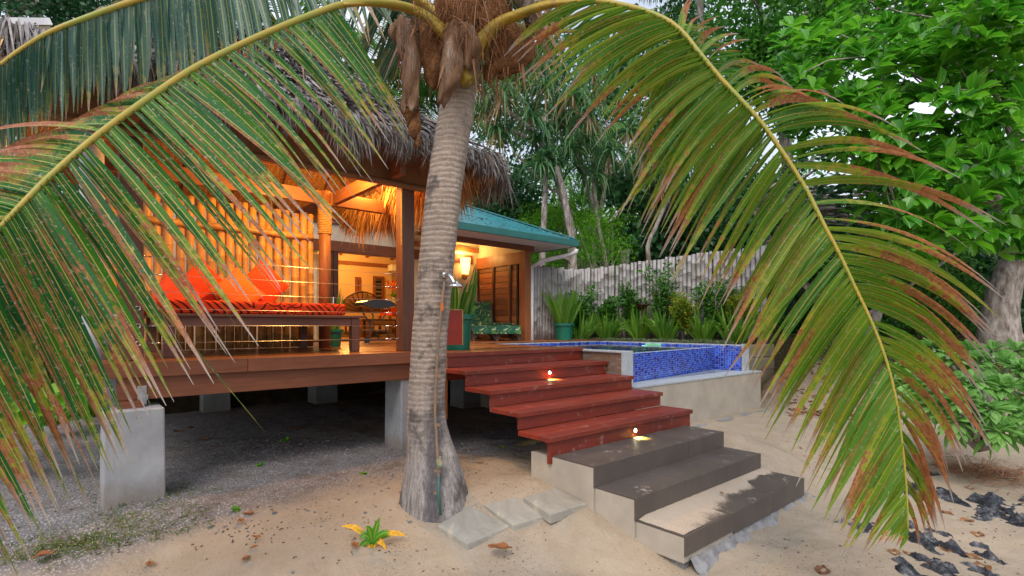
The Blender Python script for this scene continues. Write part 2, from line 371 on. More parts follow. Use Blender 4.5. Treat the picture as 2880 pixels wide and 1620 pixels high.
    # slate cladding
    s = NT('brown slate'); v = s.coord((1,1.0,2.2)); a = s.noise(v, 2.2, 5, .6, 1.8); c = s.ramp(a, [(.3,(.30,.31,.33)),(.46,(.17,.12,.085)),(.56,(.25,.18,.12)),(.7,(.12,.085,.06))]); s.fin(c, .5, s.bump(a,.4,.02)); M['slate'] = s.m
    s = NT('grey stone coping'); v = s.coord(); a = s.noise(v, 12, 6, .7, 1); c = s.ramp(a, [(.3,(.28,.32,.36)),(.6,(.42,.46,.50)),(.75,(.6,.62,.64))]); s.fin(c, .5, s.bump(a,.3,.006)); M['greystone'] = s.m
    # floor tile of the lower steps with dusting of sand
    s = NT('brown step tile'); v = s.coord(); a = s.noise(v, 3, 5, .6); c = s.mix(s.rng(a,.35,.65), (.105,.085,.075), (.075,.062,.056)); d = s.noise(v, 7, 8, .75); g = s.n('ShaderNodeNewGeometry'); sx = s.n('ShaderNodeSeparateXYZ'); s.l(g.outputs['Normal'], sx.inputs[0])
    f = s.math('MULTIPLY', s.rng(d,.585,.68,0,.75), s.rng(sx.outputs[2], .3, .8)); c = s.mix(f, c, (.5,.45,.38)); s.fin(c, .45, s.bump(s.noise(v,120,2),.1,.002), .4); M['tile'] = s.m
    # pool mosaic
    s = NT('blue mosaic tile'); c = s.ramp(island(s), [(0,(.006,.010,.12)),(.3,(.010,.03,.36)),(.65,(.015,.075,.58)),(1,(.05,.17,.80))]); s.fin(c, .12, None, .6); M['mosaic'] = s.m
    M['grout'] = plain('white grout', (.34,.40,.58), None, 20, .8, .1)
    s = NT('pool water'); s.b.inputs['Transmission Weight'].default_value = 1; s.b.inputs['IOR'].default_value = 1.33; n = s.bump(s.noise(s.coord(), 6, 2), .08, .02); s.fin((.75,.93,1.0), .02, n, .5); M['water'] = s.m
    # sand / gravel ground
    s = NT('sand'); tc = s.n('ShaderNodeTexCoord'); v = tc.outputs['Object']; sx = s.n('ShaderNodeSeparateXYZ'); s.l(v, sx.inputs[0])
    big = s.noise(v, .9, 4); mid = s.noise(v, 5, 6, .6); fine = s.noise(v, 90, 3, .7)
    sand = s.mix(s.rng(big,.35,.65), (.355,.29,.215), (.295,.25,.195)); sand = s.mix(s.rng(mid,.42,.7,0,.5), sand, (.40,.345,.28)); sand = s.mix(s.rng(fine,.5,.7,0,.35), sand, (.22,.16,.12))
    vo = s.n('ShaderNodeTexVoronoi'); s.l(v, vo.inputs[0]); vo.inputs['Scale'].default_value = 55
    grav = s.mix(s.rng(s.noise(v, 60, 4, .7),.35,.65), (.28,.27,.275), (.46,.45,.46)); grav = s.mix(s.rng(vo.outputs[0], .2, .45), grav, (.16,.15,.155)); grav = s.mix(s.rng(mid,.5,.66,0,.7), grav, (.12,.10,.09))
    ed = s.math('ADD', sx.outputs[1], s.math('MULTIPLY', s.math('SUBTRACT', s.noise(v, 1.3, 4), .5), .9)); ed = s.math('SUBTRACT', ed, s.math('MULTIPLY', s.math('MAXIMUM', s.math('SUBTRACT', sx.outputs[0], 5.3), 0.0), 3.0))
    gm = s.rng(ed, 4.0, 4.35); c = s.mix(gm, sand, grav)
    # debris specks
    vs = s.n('ShaderNodeTexVoronoi'); mp = s.coord((1,1.7,1)); s.l(mp, vs.inputs[0]); vs.inputs['Scale'].default_value = 26; msk = s.math('MULTIPLY', s.math('LESS_THAN', vs.outputs[0], .16), s.math('GREATER_THAN', s.noise(v, 1.6, 3), .53))
    c = s.mix(s.math('MULTIPLY', msk, .8), c, (.09,.05,.03))
    # forest floor further back on the right
    dl = s.math('ADD', s.math('MULTIPLY', sx.outputs[0], FX), s.math('MULTIPLY', sx.outputs[1], FY)); ff = s.rng(s.math('ADD', dl, s.math('MULTIPLY', mid, 1.5)), 9.0, 10.2); c = s.mix(ff, c, (.075,.055,.035))
    tr = s.noise(v, 13, 5, .65, .5); n = s.bump(fine, .5, .006); n = s.bump(mid, .6, .045, n); n = s.bump(s.math('MULTIPLY', tr, s.rng(big, .42, .6)), .7, .035, n); rp = s.n('ShaderNodeTexWave'); s.l(s.coord((1,1,1), rot=(0,0,.5)), rp.inputs[0]); rp.inputs['Scale'].default_value = 5; rp.inputs['Distortion'].default_value = 16; rp.inputs['Detail'].default_value = 3
    n = s.bump(rp.outputs[1], .07, .02, n); s.fin(c, .95, n, .1); M['sand'] = s.m
    s = NT('loose sand'); v = s.coord(); f = s.noise(v, 90, 3, .7); c = s.mix(s.rng(f,.4,.7,0,.5), (.46,.385,.31), (.32,.26,.20)); s.fin(c, .95, s.bump(f,.5,.005), .1)
    at = s.n('ShaderNodeAttribute', attribute_name='leaf'); sp = s.n('ShaderNodeSeparateColor'); s.l(at.outputs['Color'], sp.inputs[0])
    k = s.math('ADD', sp.outputs[0], s.math('MULTIPLY', s.math('SUBTRACT', s.noise(v, 150, 3, .8), .5), 1.6)); k = s.math('ADD', k, s.math('MULTIPLY', s.math('SUBTRACT', s.noise(s.coord((1,.35,1), rot=(0,0,.5)), 28, 5, .8), .5), .7))
    tr = s.n('ShaderNodeBsdfTransparent'); mx = s.n('ShaderNodeMixShader'); s.l(s.rng(k, .16, .34), mx.inputs[0]); s.l(tr.outputs[0], mx.inputs[1]); s.l(s.b.outputs[0], mx.inputs[2]); s.l(mx.outputs[0], s.out.inputs[0]); M['loose'] = s.m
    s = NT('coral rock'); v = s.coord(); a = s.noise(v, 7, 8, .75); c = s.ramp(a, [(.38,(.02,.023,.03)),(.5,(.07,.08,.10)),(.58,(.20,.215,.24)),(.68,(.50,.50,.50))]); s.fin(c, .85, s.bump(s.noise(v,25,6,.8), 1.0, .04), .2); M['rock'] = s.m
    s = NT('stone paver'); v = s.coord(); a = s.noise(v, 3.5, 6, .65, 1.0); c = s.ramp(a, [(.35,(.22,.21,.185)),(.55,(.29,.28,.25)),(.66,(.45,.39,.30))]); s.fin(c, .85, s.bump(s.noise(v,60,4),.3,.006), .2); M['paver'] = s.m
    # palm trunk
    s = NT('palm trunk bark'); v = s.coord((1,1,1)); sx = s.n('ShaderNodeSeparateXYZ'); s.l(v, sx.inputs[0])
    wv = s.n('ShaderNodeTexWave', wave_type='BANDS', bands_direction='Z'); s.l(v, wv.inputs[0]); wv.inputs['Scale'].default_value = 7.5; wv.inputs['Distortion'].default_value = 2.2; wv.inputs['Detail'].default_value = 3; wv.inputs['Detail Scale'].default_value = 2.5
    h = s.coord((5,5,22)); hn = s.noise(h, 2.5, 6, .7); vert = s.coord((26,26,2.5)); vn = s.noise(vert, 1.6, 5, .7); blot = s.noise(v, 3.2, 5, .65)
    up = s.rng(sx.outputs[2], .2, 1.0)
    c1 = s.mix(s.rng(hn,.35,.65), (.42,.345,.29), (.25,.20,.17)); c2 = s.mix(s.rng(vn,.35,.65), (.38,.35,.34), (.15,.135,.13)); c = s.mix(up, c2, c1)
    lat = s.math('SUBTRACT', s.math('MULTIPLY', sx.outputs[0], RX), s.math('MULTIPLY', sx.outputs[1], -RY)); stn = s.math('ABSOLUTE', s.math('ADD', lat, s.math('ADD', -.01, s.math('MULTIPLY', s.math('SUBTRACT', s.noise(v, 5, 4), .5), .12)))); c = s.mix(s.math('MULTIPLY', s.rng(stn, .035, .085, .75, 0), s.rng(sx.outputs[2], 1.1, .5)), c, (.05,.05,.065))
    c = s.mix(s.math('MULTIPLY', s.rng(wv.outputs[1], .0, .16, .30, 0), up), c, (.09,.06,.045)); spk = s.noise(s.coord((30,30,8)), 3, 4, .7); c = s.mix(s.rng(spk,.56,.68,0,.6), c, (.07,.05,.04)); c = s.mix(s.rng(spk,.30,.42,.5,0), c, (.46,.40,.36)); c = s.mix(s.rng(blot,.535,.62,0,.8), c, (.07,.06,.058)); c = s.mix(s.rng(blot,.30,.40,.5,0), c, (.48,.43,.38))
    n = s.bump(hn, .35, .010); n = s.bump(vn, .5, .01, n); n = s.bump(s.math('MULTIPLY', wv.outputs[1], up), .3, .02, n); s.fin(c, .85, n, .2); M['trunk'] = s.m
    s = NT('tree bark'); v = s.coord((3,3,1)); a = s.noise(v, 4, 6, .65); c = s.ramp(a, [(.35,(.12,.095,.08)),(.5,(.27,.235,.21)),(.68,(.46,.43,.40))]); s.fin(c, .85, s.bump(a,.7,.03), .2); M['bark'] = s.m
    s = NT('pale sheath'); v = s.coord((3,3,1)); a = s.noise(v, 3, 6, .6); fb = s.noise(s.coord((34,34,2)),3,5,.7); c = s.ramp(a, [(.35,(.15,.085,.05)),(.5,(.28,.17,.11)),(.66,(.42,.33,.27))]); c = s.mix(s.rng(fb,.42,.62,0,.65), c, (.12,.065,.035)); s.fin(c, .75, s.bump(s.noise(s.coord((30,30,1.5)),3,6,.7),1.0,.02), .1); M['sheath'] = s.m
    s = NT('yellow green petiole'); v = s.coord(); a = s.noise(v, 5, 5, .6); c = s.ramp(a, [(.35,(.20,.17,.02)),(.52,(.38,.25,.02)),(.66,(.15,.09,.05))]); s.fin(c, .4, s.bump(s.noise(v,30,4),.2,.004), .4); M['petiole'] = s.m
    s = NT('rachis'); v = s.coord(); a = s.noise(v, 4, 3, .6); c = s.mix(s.rng(a,.35,.65), (.37,.25,.03), (.24,.26,.035)); s.fin(c, .4, None, .4); M['rachis'] = s.m
    s = NT('grey thatch'); at = s.n('ShaderNodeAttribute', attribute_name='leaf'); sep = s.n('ShaderNodeSeparateColor'); s.l(at.outputs['Color'], sep.inputs[0]); c = s.ramp(sep.outputs[1], [(0,(.10,.09,.085)),(.35,(.22,.20,.19)),(.75,(.36,.34,.335)),(.93,(.44,.43,.44)),(1,(.25,.13,.06))]); n = s.noise(s.coord(), 20, 3); c = s.mix(s.rng(n,.45,.7,0,.5), c, (.07,.055,.05)); s.fin(c, .8, None, .2); M['thatch'] = s.m
    s = NT('lamp glow tinted thatch'); at = s.n('ShaderNodeAttribute', attribute_name='leaf'); sep = s.n('ShaderNodeSeparateColor'); s.l(at.outputs['Color'], sep.inputs[0]); c = s.ramp(sep.outputs[1], [(0,(.28,.13,.045)),(.6,(.55,.28,.11)),(1,(.65,.38,.17))]); s.fin(c, .8, None, .2); M['thatch_glow_tint'] = s.m  # orange of the lamplight is put into this base colour
def stained():
    s = NT('pier concrete'); v = s.coord(); a = s.noise(v, 4, 5, .6); c = s.mix(s.rng(a,.35,.65), (.36,.37,.395), (.27,.28,.305)); tc = s.n('ShaderNodeTexCoord'); sx = s.n('ShaderNodeSeparateXYZ'); s.l(tc.outputs['Object'], sx.inputs[0])
    z = s.math('ADD', sx.outputs[2], s.math('MULTIPLY', s.math('SUBTRACT', s.noise(v, 9, 5, .7), .5), .35)); c = s.mix(s.rng(z, .05, .24, .75, 0), c, (.20,.165,.13))
    dr = s.noise(s.coord((9,9,.8)), 3, 4, .6); c = s.mix(s.rng(dr,.55,.72,0,.35), c, (.17,.165,.16))
    vo = s.n('ShaderNodeTexVoronoi'); s.l(v, vo.inputs[0]); vo.inputs['Scale'].default_value = 22; pin = s.math('LESS_THAN', vo.outputs[0], .07); c = s.mix(s.math('MULTIPLY', pin, .8), c, (.05,.05,.05))
    s.fin(c, .88, s.bump(s.noise(v, 60, 4), .3, .005), .2); M['pier'] = s.m
stained(); mk()
M['frond_l'] = leafmat('coconut leaflet dark', [(.010,.085,.025),(.018,.125,.02),(.045,.19,.012),(.010,.09,.04)], (.20,.075,.035), rib=(.42,.36,.09), ribw=.055, spots=.55, tipcol=(.34,.30,.28), trans=.25, edge_brown=.85, rough=.55, spec=.22)
M['frond_b'] = leafmat('coconut leaflet bluish', [(.035,.11,.09),(.05,.14,.10),(.035,.11,.05)], (.24,.15,.10), rib=(.25,.30,.12), spots=.5, trans=.2, rough=.38, spec=.6)
M['frond_r'] = leafmat('coconut leaflet light', [(.05,.17,.012),(.09,.24,.014),(.16,.29,.016),(.06,.17,.012)], (.22,.085,.035), rib=(.40,.30,.06), ribw=.055, spots=.4, tipcol=(.34,.31,.30), trans=.4, edge_brown=.4, rough=.5, spec=.3)
M['palm_bg'] = leafmat('distant palm leaf', [(.025,.12,.02),(.05,.19,.02),(.08,.26,.03)], rib=(.2,.3,.06), trans=.35)
M['pandan'] = leafmat('pandanus leaf', [(.025,.09,.04),(.05,.16,.06),(.09,.24,.09),(.13,.28,.06)], (.22,.15,.08), rib=(.10,.22,.09), trans=.3)
M['almond'] = leafmat('glossy broad leaf', [(.02,.13,.008),(.05,.24,.012),(.11,.37,.016),(.19,.46,.025)], rib=(.20,.42,.06), ribw=.05, trans=.4, rough=.32, spec=.5)
M['smalleaf'] = leafmat('small tree leaf', [(.025,.12,.015),(.06,.22,.02),(.12,.34,.03)], trans=.3)
M['fern'] = leafmat('feathery bright leaf', [(.09,.33,.015),(.16,.43,.02),(.25,.50,.03)], trans=.45)
M['darkleaf'] = leafmat('dark understorey leaf', [(.014,.07,.025),(.03,.12,.04),(.06,.18,.055)], trans=.2)
M['vine'] = leafmat('dull vine leaf', [(.03,.13,.055),(.06,.20,.075),(.11,.27,.08)], trans=.25)
M['strap'] = leafmat('strap leaf', [(.06,.20,.02),(.13,.31,.03),(.22,.40,.045)], (.45,.30,.05), rib=(.16,.30,.05), trans=.35)
M['snake'] = leafmat('snake plant leaf', [(.06,.16,.035),(.10,.24,.05),(.18,.32,.07)], rib=(.14,.26,.07), trans=.15, spots=.2)
M['lirio'] = leafmat('variegated grass leaf', [(.09,.14,.05),(.20,.24,.12),(.05,.10,.04)], (.35,.25,.12), trans=.2)
M['helio'] = leafmat('soft pale green leaf', [(.10,.28,.05),(.18,.40,.09),(.28,.50,.14)], rib=(.26,.48,.18), ribw=.06, trans=.4)
M['cord'] = leafmat('dark red leaf', [(.10,.012,.018),(.05,.02,.02),(.16,.02,.02)], trans=.2)
M['croton'] = leafmat('yellow green leaf', [(.25,.34,.02),(.12,.26,.02),(.40,.30,.02)], trans=.35)
M['grass'] = leafmat('grass blade', [(.05,.12,.02),(.10,.18,.035),(.20,.20,.06)], (.32,.26,.14), trans=.25)
M['seed'] = leafmat('seedling leaf', [(.05,.26,.015),(.07,.30,.02)], (.62,.28,.015), rib=(.3,.36,.03), trans=.3)
M['deadleaf'] = leafmat('dead leaf', [(.26,.10,.04),(.34,.15,.06),(.16,.07,.035),(.42,.22,.09)], rib=(.12,.05,.02), trans=.1)
M['flower'] = leafmat('red orange petal', [(.8,.10,.03),(.85,.22,.06),(.75,.05,.04)], trans=.3)
# ---------------------------------------------------------------- ground
def vn(x, y, f, seed=0):
    """cheap smooth noise"""
    a = np.sin(x*f*1.3+seed)*np.cos(y*f*1.1+seed*2.1) + .6*np.sin(x*f*2.7+y*f*1.9+seed*3.3) + .4*np.cos(x*f*4.3-y*f*5.1+seed)
    return a/2.0
def sstep(a, b, x): t = np.clip((x-a)/(b-a), 0, 1); return t*t*(3-2*t)
def tz(x, y):
    x = np.asarray(x, float); y = np.asarray(y, float)
    yc = np.interp(x, [-4,0,2.2,3.0,3.6,6,9], [6,4.8,3.7,2.85,2.65,2.6,2.6])
    sp_ = .16*np.logaddexp(0, (yc-y)/.16); z = -1.06 - .30*np.minimum(sp_, .95) - .03*np.clip(yc-y-.95, 0, 6)
    # sand piled against the right of the steps
    z = z + .20*np.exp(-(((x-5.5)/.5)**2+((y-2.7)/.55)**2))
    z = z + .05*np.exp(-(((x-3.0)/.25)**2+((y-3.3)/.3)**2))
    d = FX*x + FY*y; lat = RX*x + RY*y
    rise = np.interp(d, [6.6,7.6,8.8,10,11.5,14,60,900], [0,.18,.62,.96,1.10,1.2,3.0,60])
    side = sstep(8.9, 10.0, x)*sstep(4.7, 3.6, y - .0*x) 
    back = sstep(9.8, 12.5, d)
    m = np.where((x > 8.9), np.maximum(side, back), back)
    z = z + rise*m
    z = z + .018*vn(x, y, 2.2, 1)*(y < 8) + .008*vn(x, y, 7.5, 4) + .10*vn(x, y, .5, 2)*np.clip((d-10)/6, 0, 1)
    return z
gx = np.unique(np.concatenate([np.linspace(-800,-12,14), np.arange(-12,-2,.5), np.arange(-2,13,.055), np.arange(13,30,.6), np.linspace(30,900,16)]))
gy = np.unique(np.concatenate([np.linspace(-800,-6,14), np.arange(-6,-.5,.5), np.arange(-.5,7.2,.055), np.arange(7.2,30,.6), np.linspace(30,900,16)]))
XX, YY = np.meshgrid(gx, gy); ZZ = tz(XX, YY)
nx_, ny_ = len(gx), len(gy); ii = np.arange((ny_-1)*nx_).reshape(ny_-1, nx_)[:, :-1].ravel()
g = link('ground', npmesh('ground', np.stack([XX.ravel(), YY.ravel(), ZZ.ravel()], 1), [np.stack([ii, ii+1, ii+1+nx_, ii+nx_], 1)], M['sand'], smooth=True)); tag(g, kind='structure')

def tile_wall(mb, o, eu, ev, W, H, cell=.088, gap=.005, off=.002):
    """mosaic quads on a wall: o corner, eu/ev unit vectors"""
    o, eu, ev = map(np.array, (o, eu, ev)); n = np.cross(eu, ev)*off
    def q(a, b, c, d):
        a, b, c, d = max(a,0)+gap/2, max(b,0)+gap/2, min(c,W)-gap/2, min(d,H)-gap/2
        if c-a < .006 or d-b < .006: return
        mb.add([o+eu*a+ev*b+n, o+eu*c+ev*b+n, o+eu*c+ev*d+n, o+eu*a+ev*d+n], [(0,1,2,3)])
    for i in range(int(W/cell)+1):
        for j in range(int(H/cell)+2):
            x = i*cell; y = j*cell - (i % 3)*cell/3; b = cell*.62
            q(x, y, x+b, y+b)
            for k in range(2): q(x+b, y+k*cell*.31, x+cell, y+(k+1)*cell*.31); q(x+k*cell*.31, y+b, x+(k+1)*cell*.31, y+cell)
            q(x+b, y+b, x+cell, y+cell)
# ---------------------------------------------------------------- pool
PZ = -.03
pool = thing('swimming_pool', 'raised infinity pool with blue mosaic walls and cement front beside the red steps', 'pool', (6.8, 5.4, -1.1))
X0, X1, Y0, Y1 = 5.44, 8.39, 4.10, 6.95
mb = MB(); mb.box(5.25,3.80,-1.35, 8.71,3.97,-.475); mb.box(5.25,3.97,-1.35, 5.44,7.15,-.5); mb.box(8.39,3.97,-1.35,8.64,7.15,-.5)
mb.build('front_wall', M['render'], pool, bevel=.008)
mb = MB(); mb.box(5.24,3.79,-.475, 8.72,4.10,-.455); mb.build('trough_ledge', M['greystone'], pool)
mb = MB(); mb.box(5.6,3.62,-1.25, 8.95,3.80,-1.07)
for k in range(14): x = 5.7+k*.24; mb.box(x,3.60-.02*random.random(),-1.2,x+.22,3.7,-1.06+.015*random.random())
mb.build('footing', M['footing'], pool, bevel=.02)
mb = MB(); mb.box(5.23,3.99,-.60,5.245,4.62,-.045); mb.box(5.247,4.00,-.60,5.43,7.15,PZ-.02); mb.build('slate_cladding', M['slate'], pool)
mb = MB(); mb.box(5.22,3.962,-.455,5.44,3.985,PZ); mb.build('pillar_face', M['greystone'], pool, bevel=.004)
mb = MB(); mb.box(8.39,3.962,-.455,8.64,3.985,PZ+.02); mb.box(8.40,3.985,-.5,8.64,7.15,PZ+.0)
mb.build('pillar_face', M['greystone'], pool, bevel=.004)
mb = MB(); mb.box(5.20,3.985,PZ-.02,5.46,7.17,PZ+.0); mb.box(5.46,Y1,PZ-.02,8.64,7.17,PZ); mb.build('coping', M['greystone'], pool, bevel=.004)
wy0, wy1 = 4.10, 4.42                     # the overflow wall runs slightly askew
dv = np.array([X1-X0, wy1-wy0, 0.]); wl = np.linalg.norm(dv); eu = dv/wl
mb = MB(); zt = -.075
a = np.array([X0, wy0, 0]); b = np.array([X1, wy1, 0]); nb = np.array([-eu[1], eu[0], 0])*.12
mb.add([a+[0,0,-1.1], b+[0,0,-1.1], b+nb+[0,0,-1.1], a+nb+[0,0,-1.1], a+[0,0,zt], b+[0,0,zt], b+nb+[0,0,zt], a+nb+[0,0,zt]],
       [(0,3,2,1),(4,5,6,7),(0,1,5,4),(1,2,6,5),(2,3,7,6),(3,0,4,7)])
mb.build('overflow_wall', M['grout'], pool)
mb = MB(); mb.box(X0,Y1,-1.1,X1,Y1+.1,PZ-.021); mb.build('back_wall', M['grout'], pool)
mb = MB()
tile_wall(mb, a+[0,0,-.455], eu, (0,0,1), wl, .38)
tile_wall(mb, (X1,4.42,-.455), (0,-1,0), (0,0,1), .44, .42); tile_wall(mb, (X1,Y1,-.455), (0,-1,0), (0,0,1), Y1-4.42, .42)
tile_wall(mb, (X0,Y1,-.455), (1,0,0), (0,0,1), X1-X0, .42); tile_wall(mb, (X0,4.1,-.455), (0,1,0), (0,0,1), Y1-4.1, .42)
tile_wall(mb, (X0,4.14,-1.0), (1,0,0), (0,1,0), X1-X0, Y1-4.14, cell=.16)
mb.build('mosaic', M['mosaic'], pool)
mb = MB(); mb.box(X0,4.1,-1.1,X1,Y1,-1.01); mb.box(X1,3.97,-1.1,X1+.01,Y1,-.05); mb.box(X0-.01,4.1,-1.1,X0,Y1,-.05); mb.build('basin', M['grout'], pool)
mb = MB(); q = nb/np.linalg.norm(nb)*.06
mb.add([a+q+[0,0,zt+.004], b+q+[0,0,zt+.004], (X1,Y1,zt+.004), (X0,Y1,zt+.004)], [(0,1,2,3)]); mb.build('water', M['water'], pool)
mb = MB(); mb.box(8.375,5.50,-.20,8.388,5.80,-.055); mb.box(8.368,5.48,-.215,8.380,5.82,-.20); mb.box(8.368,5.48,-.055,8.380,5.82,-.042); mb.box(8.368,5.48,-.2,8.380,5.50,-.055); mb.box(8.368,5.80,-.2,8.380,5.82,-.055)
mb.build('skimmer_opening', M['green_in'], pool)
ml = bpy.data.lights.new('pool_light', 'POINT'); ml.energy = 1.0; ml.color = (.3,1,.75); ml.shadow_soft_size = .05
lo = bpy.data.objects.new('pool_light', ml); COL.objects.link(lo); lo.parent = pool; lo.location = Vector((8.1,5.65,-.3)) - wloc(pool)

# ---------------------------------------------------------------- deck
deck = thing('timber_deck', 'brown timber deck raised on pale concrete piers in front of the bungalow', 'deck', (1.6, 5.05, -1.1))
mb = MB()
y = 5.05
while y < 9.3:                            # boards run along X
    xs = [.16, 1.26+.9*random.random(), 3.0+.6*random.random(), 5.2]
    for i in range(3): mb.box(xs[i]+(.002 if i else 0), y+.002, -.022, xs[i+1], y+.138, 0)
    y += .142
y = 4.60
while y < 5.04: mb.box(3.06, y+.002, -.022, 5.2, y+.138, 0) if y > 4.61 else mb.box(3.06, y, -.0215, 5.2, y+.138, .0005, 0); y += .142
y = 7.18
while y < 9.3: mb.box(5.202, y+.002, -.022, 10.0, y+.138, 0); y += .142
mb.build('decking', M['deck'], deck, bevel=.003)
mb = MB(); mb.box(.14,5.022,-.120, 1.225,5.049,.0015); mb.box(1.229,5.022,-.120, 3.06,5.049,.001); mb.box(.137,5.049,-.12,.16,9.3,0); mb.build('rim_board', M['rim'], deck, bevel=.003)
mb = MB(); mb.box(.30,5.065,-.300, 3.30,5.115,-.1205); mb.box(.30,9.0,-.30,5.2,9.05,-.12); mb.box(5.4,7.2,-.2,5.45,9.3,-.024)
for xx in (.45,1.2,1.95,2.7,3.35,4.1,4.85): mb.box(xx,5.115,-.17,xx+.05,9.25,-.024)
mb.build('bearer', M['rim'], deck, bevel=.004)
mb = MB(); mb.box(3.035,4.62,-.70,3.075,5.06,-.024); mb.build('stair_side_board', M['cedarpost'], deck)
def pier(x, y, w=.40, d=.40, top=-.355, name='pier'):
    m = MB(); zb = float(tz(x, y))-.25
    m.add([(x,y,zb),(x+w,y,zb),(x+w,y+d,zb),(x,y+d,zb),(x+.01,y+.01,top),(x+w-.01,y+.01,top),(x+w-.01,y+d-.01,top),(x+.01,y+d-.01,top)],
          [(0,3,2,1),(4,5,6,7),(0,1,5,4),(1,2,6,5),(2,3,7,6),(3,0,4,7)])
    o = m.build(name, M['pier'], deck, bevel=.012)
    m = MB(); m.box(x+.10,y+.12,top,x+w-.14,y+d-.12,-.302); m.build('timber_packer', M['rim'], o, bevel=.003)
pier(.20,4.87); pier(2.775,5.08, top=-.305+.0); pier(.25,9.2); pier(3.25,8.95); pier(1.6,9.2); pier(5.4,8.9); pier(4.9,6.9)
mb = MB(); mb.box(.43,5.058,-.34,.49,5.066,-.19); mb.box(.43,5.05,-.30,.50,5.06,-.26); mb.tube([(.46,5.03,-.225),(.46,5.07,-.225)],.012,8); mb.tube([(.46,5.03,-.32),(.46,5.07,-.32)],.012,8); mb.build('bracket', M['iron'], deck)

# ---------------------------------------------------------------- red timber steps
st = thing('timber_steps', 'flight of red stained timber steps leading up to the deck', 'steps', (4.1, 3.0, -1.07))
fy = [4.60, 4.18, 3.785, 3.385, 3.01]; rz_ = [0, -.160, -.318, -.476, -.632]
for k in range(5):
    z = rz_[k]; yb = fy[k-1]+.02 if k else 4.73; xr = 5.22
    if k == 0:
        mb = MB(); mb.box(3.06,4.597,-.045,5.215,4.64,-.0005); mb.build('tread', M['red'], st, bevel=.004)
    else:
        m = MB(); dd = (yb-fy[k])/3
        for j in range(3): m.box(3.0, fy[k]+j*dd+.001, z-.042, xr, fy[k]+(j+1)*dd-.001, z)
        m.build('tread', M['red'], st, bevel=.004)
    nz = rz_[k+1] if k < 4 else -.79
    m = MB(); m.box(3.03 if k else 3.08, fy[k]+.028, (nz if k<4 else -.86)+.001, xr-.012, fy[k]+.062, z-.043); m.build('riser', M['red'], st, bevel=.003)
    if k: 
        m = MB(); y0 = fy[k]+.062; m.add([(3.13,y0,z-.043),(3.13,y0+.22,z-.043),(3.13,y0+.06,z-.12),(3.13,y0,z-.13),(3.17,y0,z-.043),(3.17,y0+.22,z-.043),(3.17,y0+.06,z-.12),(3.17,y0,z-.13)],
            [(0,1,2,3),(7,6,5,4),(0,3,7,4),(1,5,6,2),(2,6,7,3),(0,4,5,1)]); m.build('bracket', M['red'], st)
m = MB()
for xx in (3.7, 4.5):   # carriages under the treads
    m.add([(xx,4.9,-.1),(xx,3.15,-.80),(xx,3.15,-.98),(xx,4.9,-.30),(xx+.05,4.9,-.1),(xx+.05,3.15,-.80),(xx+.05,3.15,-.98),(xx+.05,4.9,-.30)],[(0,1,2,3),(7,6,5,4),(0,4,5,1),(3,2,6,7),(1,5,6,2),(0,3,7,4)])
m.build('carriage', M['red'], st)
m = MB(); m.box(3.05,4.66,-.30,5.2,4.70,-.16); m.build('trimmer', M['red'], st)
def step_light(px, py, yf, lab):
    p = P(px, py, 1); dirv = p - np.array([0,0,ZE]); s = yf/dirv[1]; q = np.array([0,0,ZE]) + dirv*s
    t = thing('step_light', lab, 'step light', (q[0], yf, q[2]), group='small round lights in the red step risers')
    m = MB(); m.tube([(q[0],yf-.012,q[2]),(q[0],yf+.002,q[2])],.026,16); m.build('bezel', M['iron'], t)
    m = MB(); m.tube([(q[0],yf-.016,q[2]-.002),(q[0],yf-.0125,q[2]-.002)],.017,16); m.build('lens', emit('glowing lens', (1,.93,.55), 12), t)
    l = bpy.data.lights.new('step_lamp', 'SPOT'); l.energy = 22.0; l.color = (1,.80,.12); l.spot_size = R(100); l.spot_blend = .8; l.shadow_soft_size = .012
    lo = bpy.data.objects.new('step_lamp', l); COL.objects.link(lo); lo.parent = t; lo.location = (.0,-.028,-.006)
    lo.rotation_euler = (R(-25), 0, 0)
step_light(1381, 937, fy[1]+.028, 'small glowing step light in the second red riser from the top')
step_light(1596, 1082, fy[4]+.028, 'small glowing step light in the lowest red riser above the brown tiles')

# ---------------------------------------------------------------- tiled concrete steps
cs = thing('tiled_steps', 'three brown tiled concrete steps partly covered by sand', 'steps', (4.1, 2.3, -1.2))
sy = [2.588, 2.225, 1.843]; sz = [-.790, -.948, -1.106]; sx0 = [3.06, 3.08, 3.10]; sx1 = [5.08, 5.10, 5.12]
m = MB()
m.box(3.062,sy[0]+.012,-1.6,5.078,3.30,sz[0]-.012); m.box(3.082,sy[1]+.012,-1.6,5.098,sy[0]+.012,sz[1]-.012); m.box(3.102,sy[2]+.012,-1.29,5.118,sy[1]+.012,sz[2]-.012)
m.build('base', M['render'], cs, bevel=.004)
for k in range(3):
    yb = 3.03 if k == 0 else sy[k-1]; m = MB(); n = 3
    for j in range(n):
        a, b = sx0[k]+(sx1[k]-sx0[k])*j/n, sx0[k]+(sx1[k]-sx0[k])*(j+1)/n
        m.box(a+.002, sy[k]+.0105, sz[k]-.0115, b-.002, yb-.001, sz[k])
    m.build('tread_tile', M['tile'], cs)
    m = MB()
    zb = (sz[k+1] if k < 2 else -1.262)
    for j in range(n):
        a, b = sx0[k]+(sx1[k]-sx0[k])*j/n, sx0[k]+(sx1[k]-sx0[k])*(j+1)/n
        m.box(a+.0015, sy[k], zb+(.022 if (k==2 and j==0) else 0), b-.0015, sy[k]+.010, sz[k]+.0005)
    m.build('riser_tile', M['tile'], cs)
m = MB(); m.box(3.14,1.88,-1.6,5.12,2.24,-1.262)
m.build('underlayer', M['footing'], cs, bevel=.01)
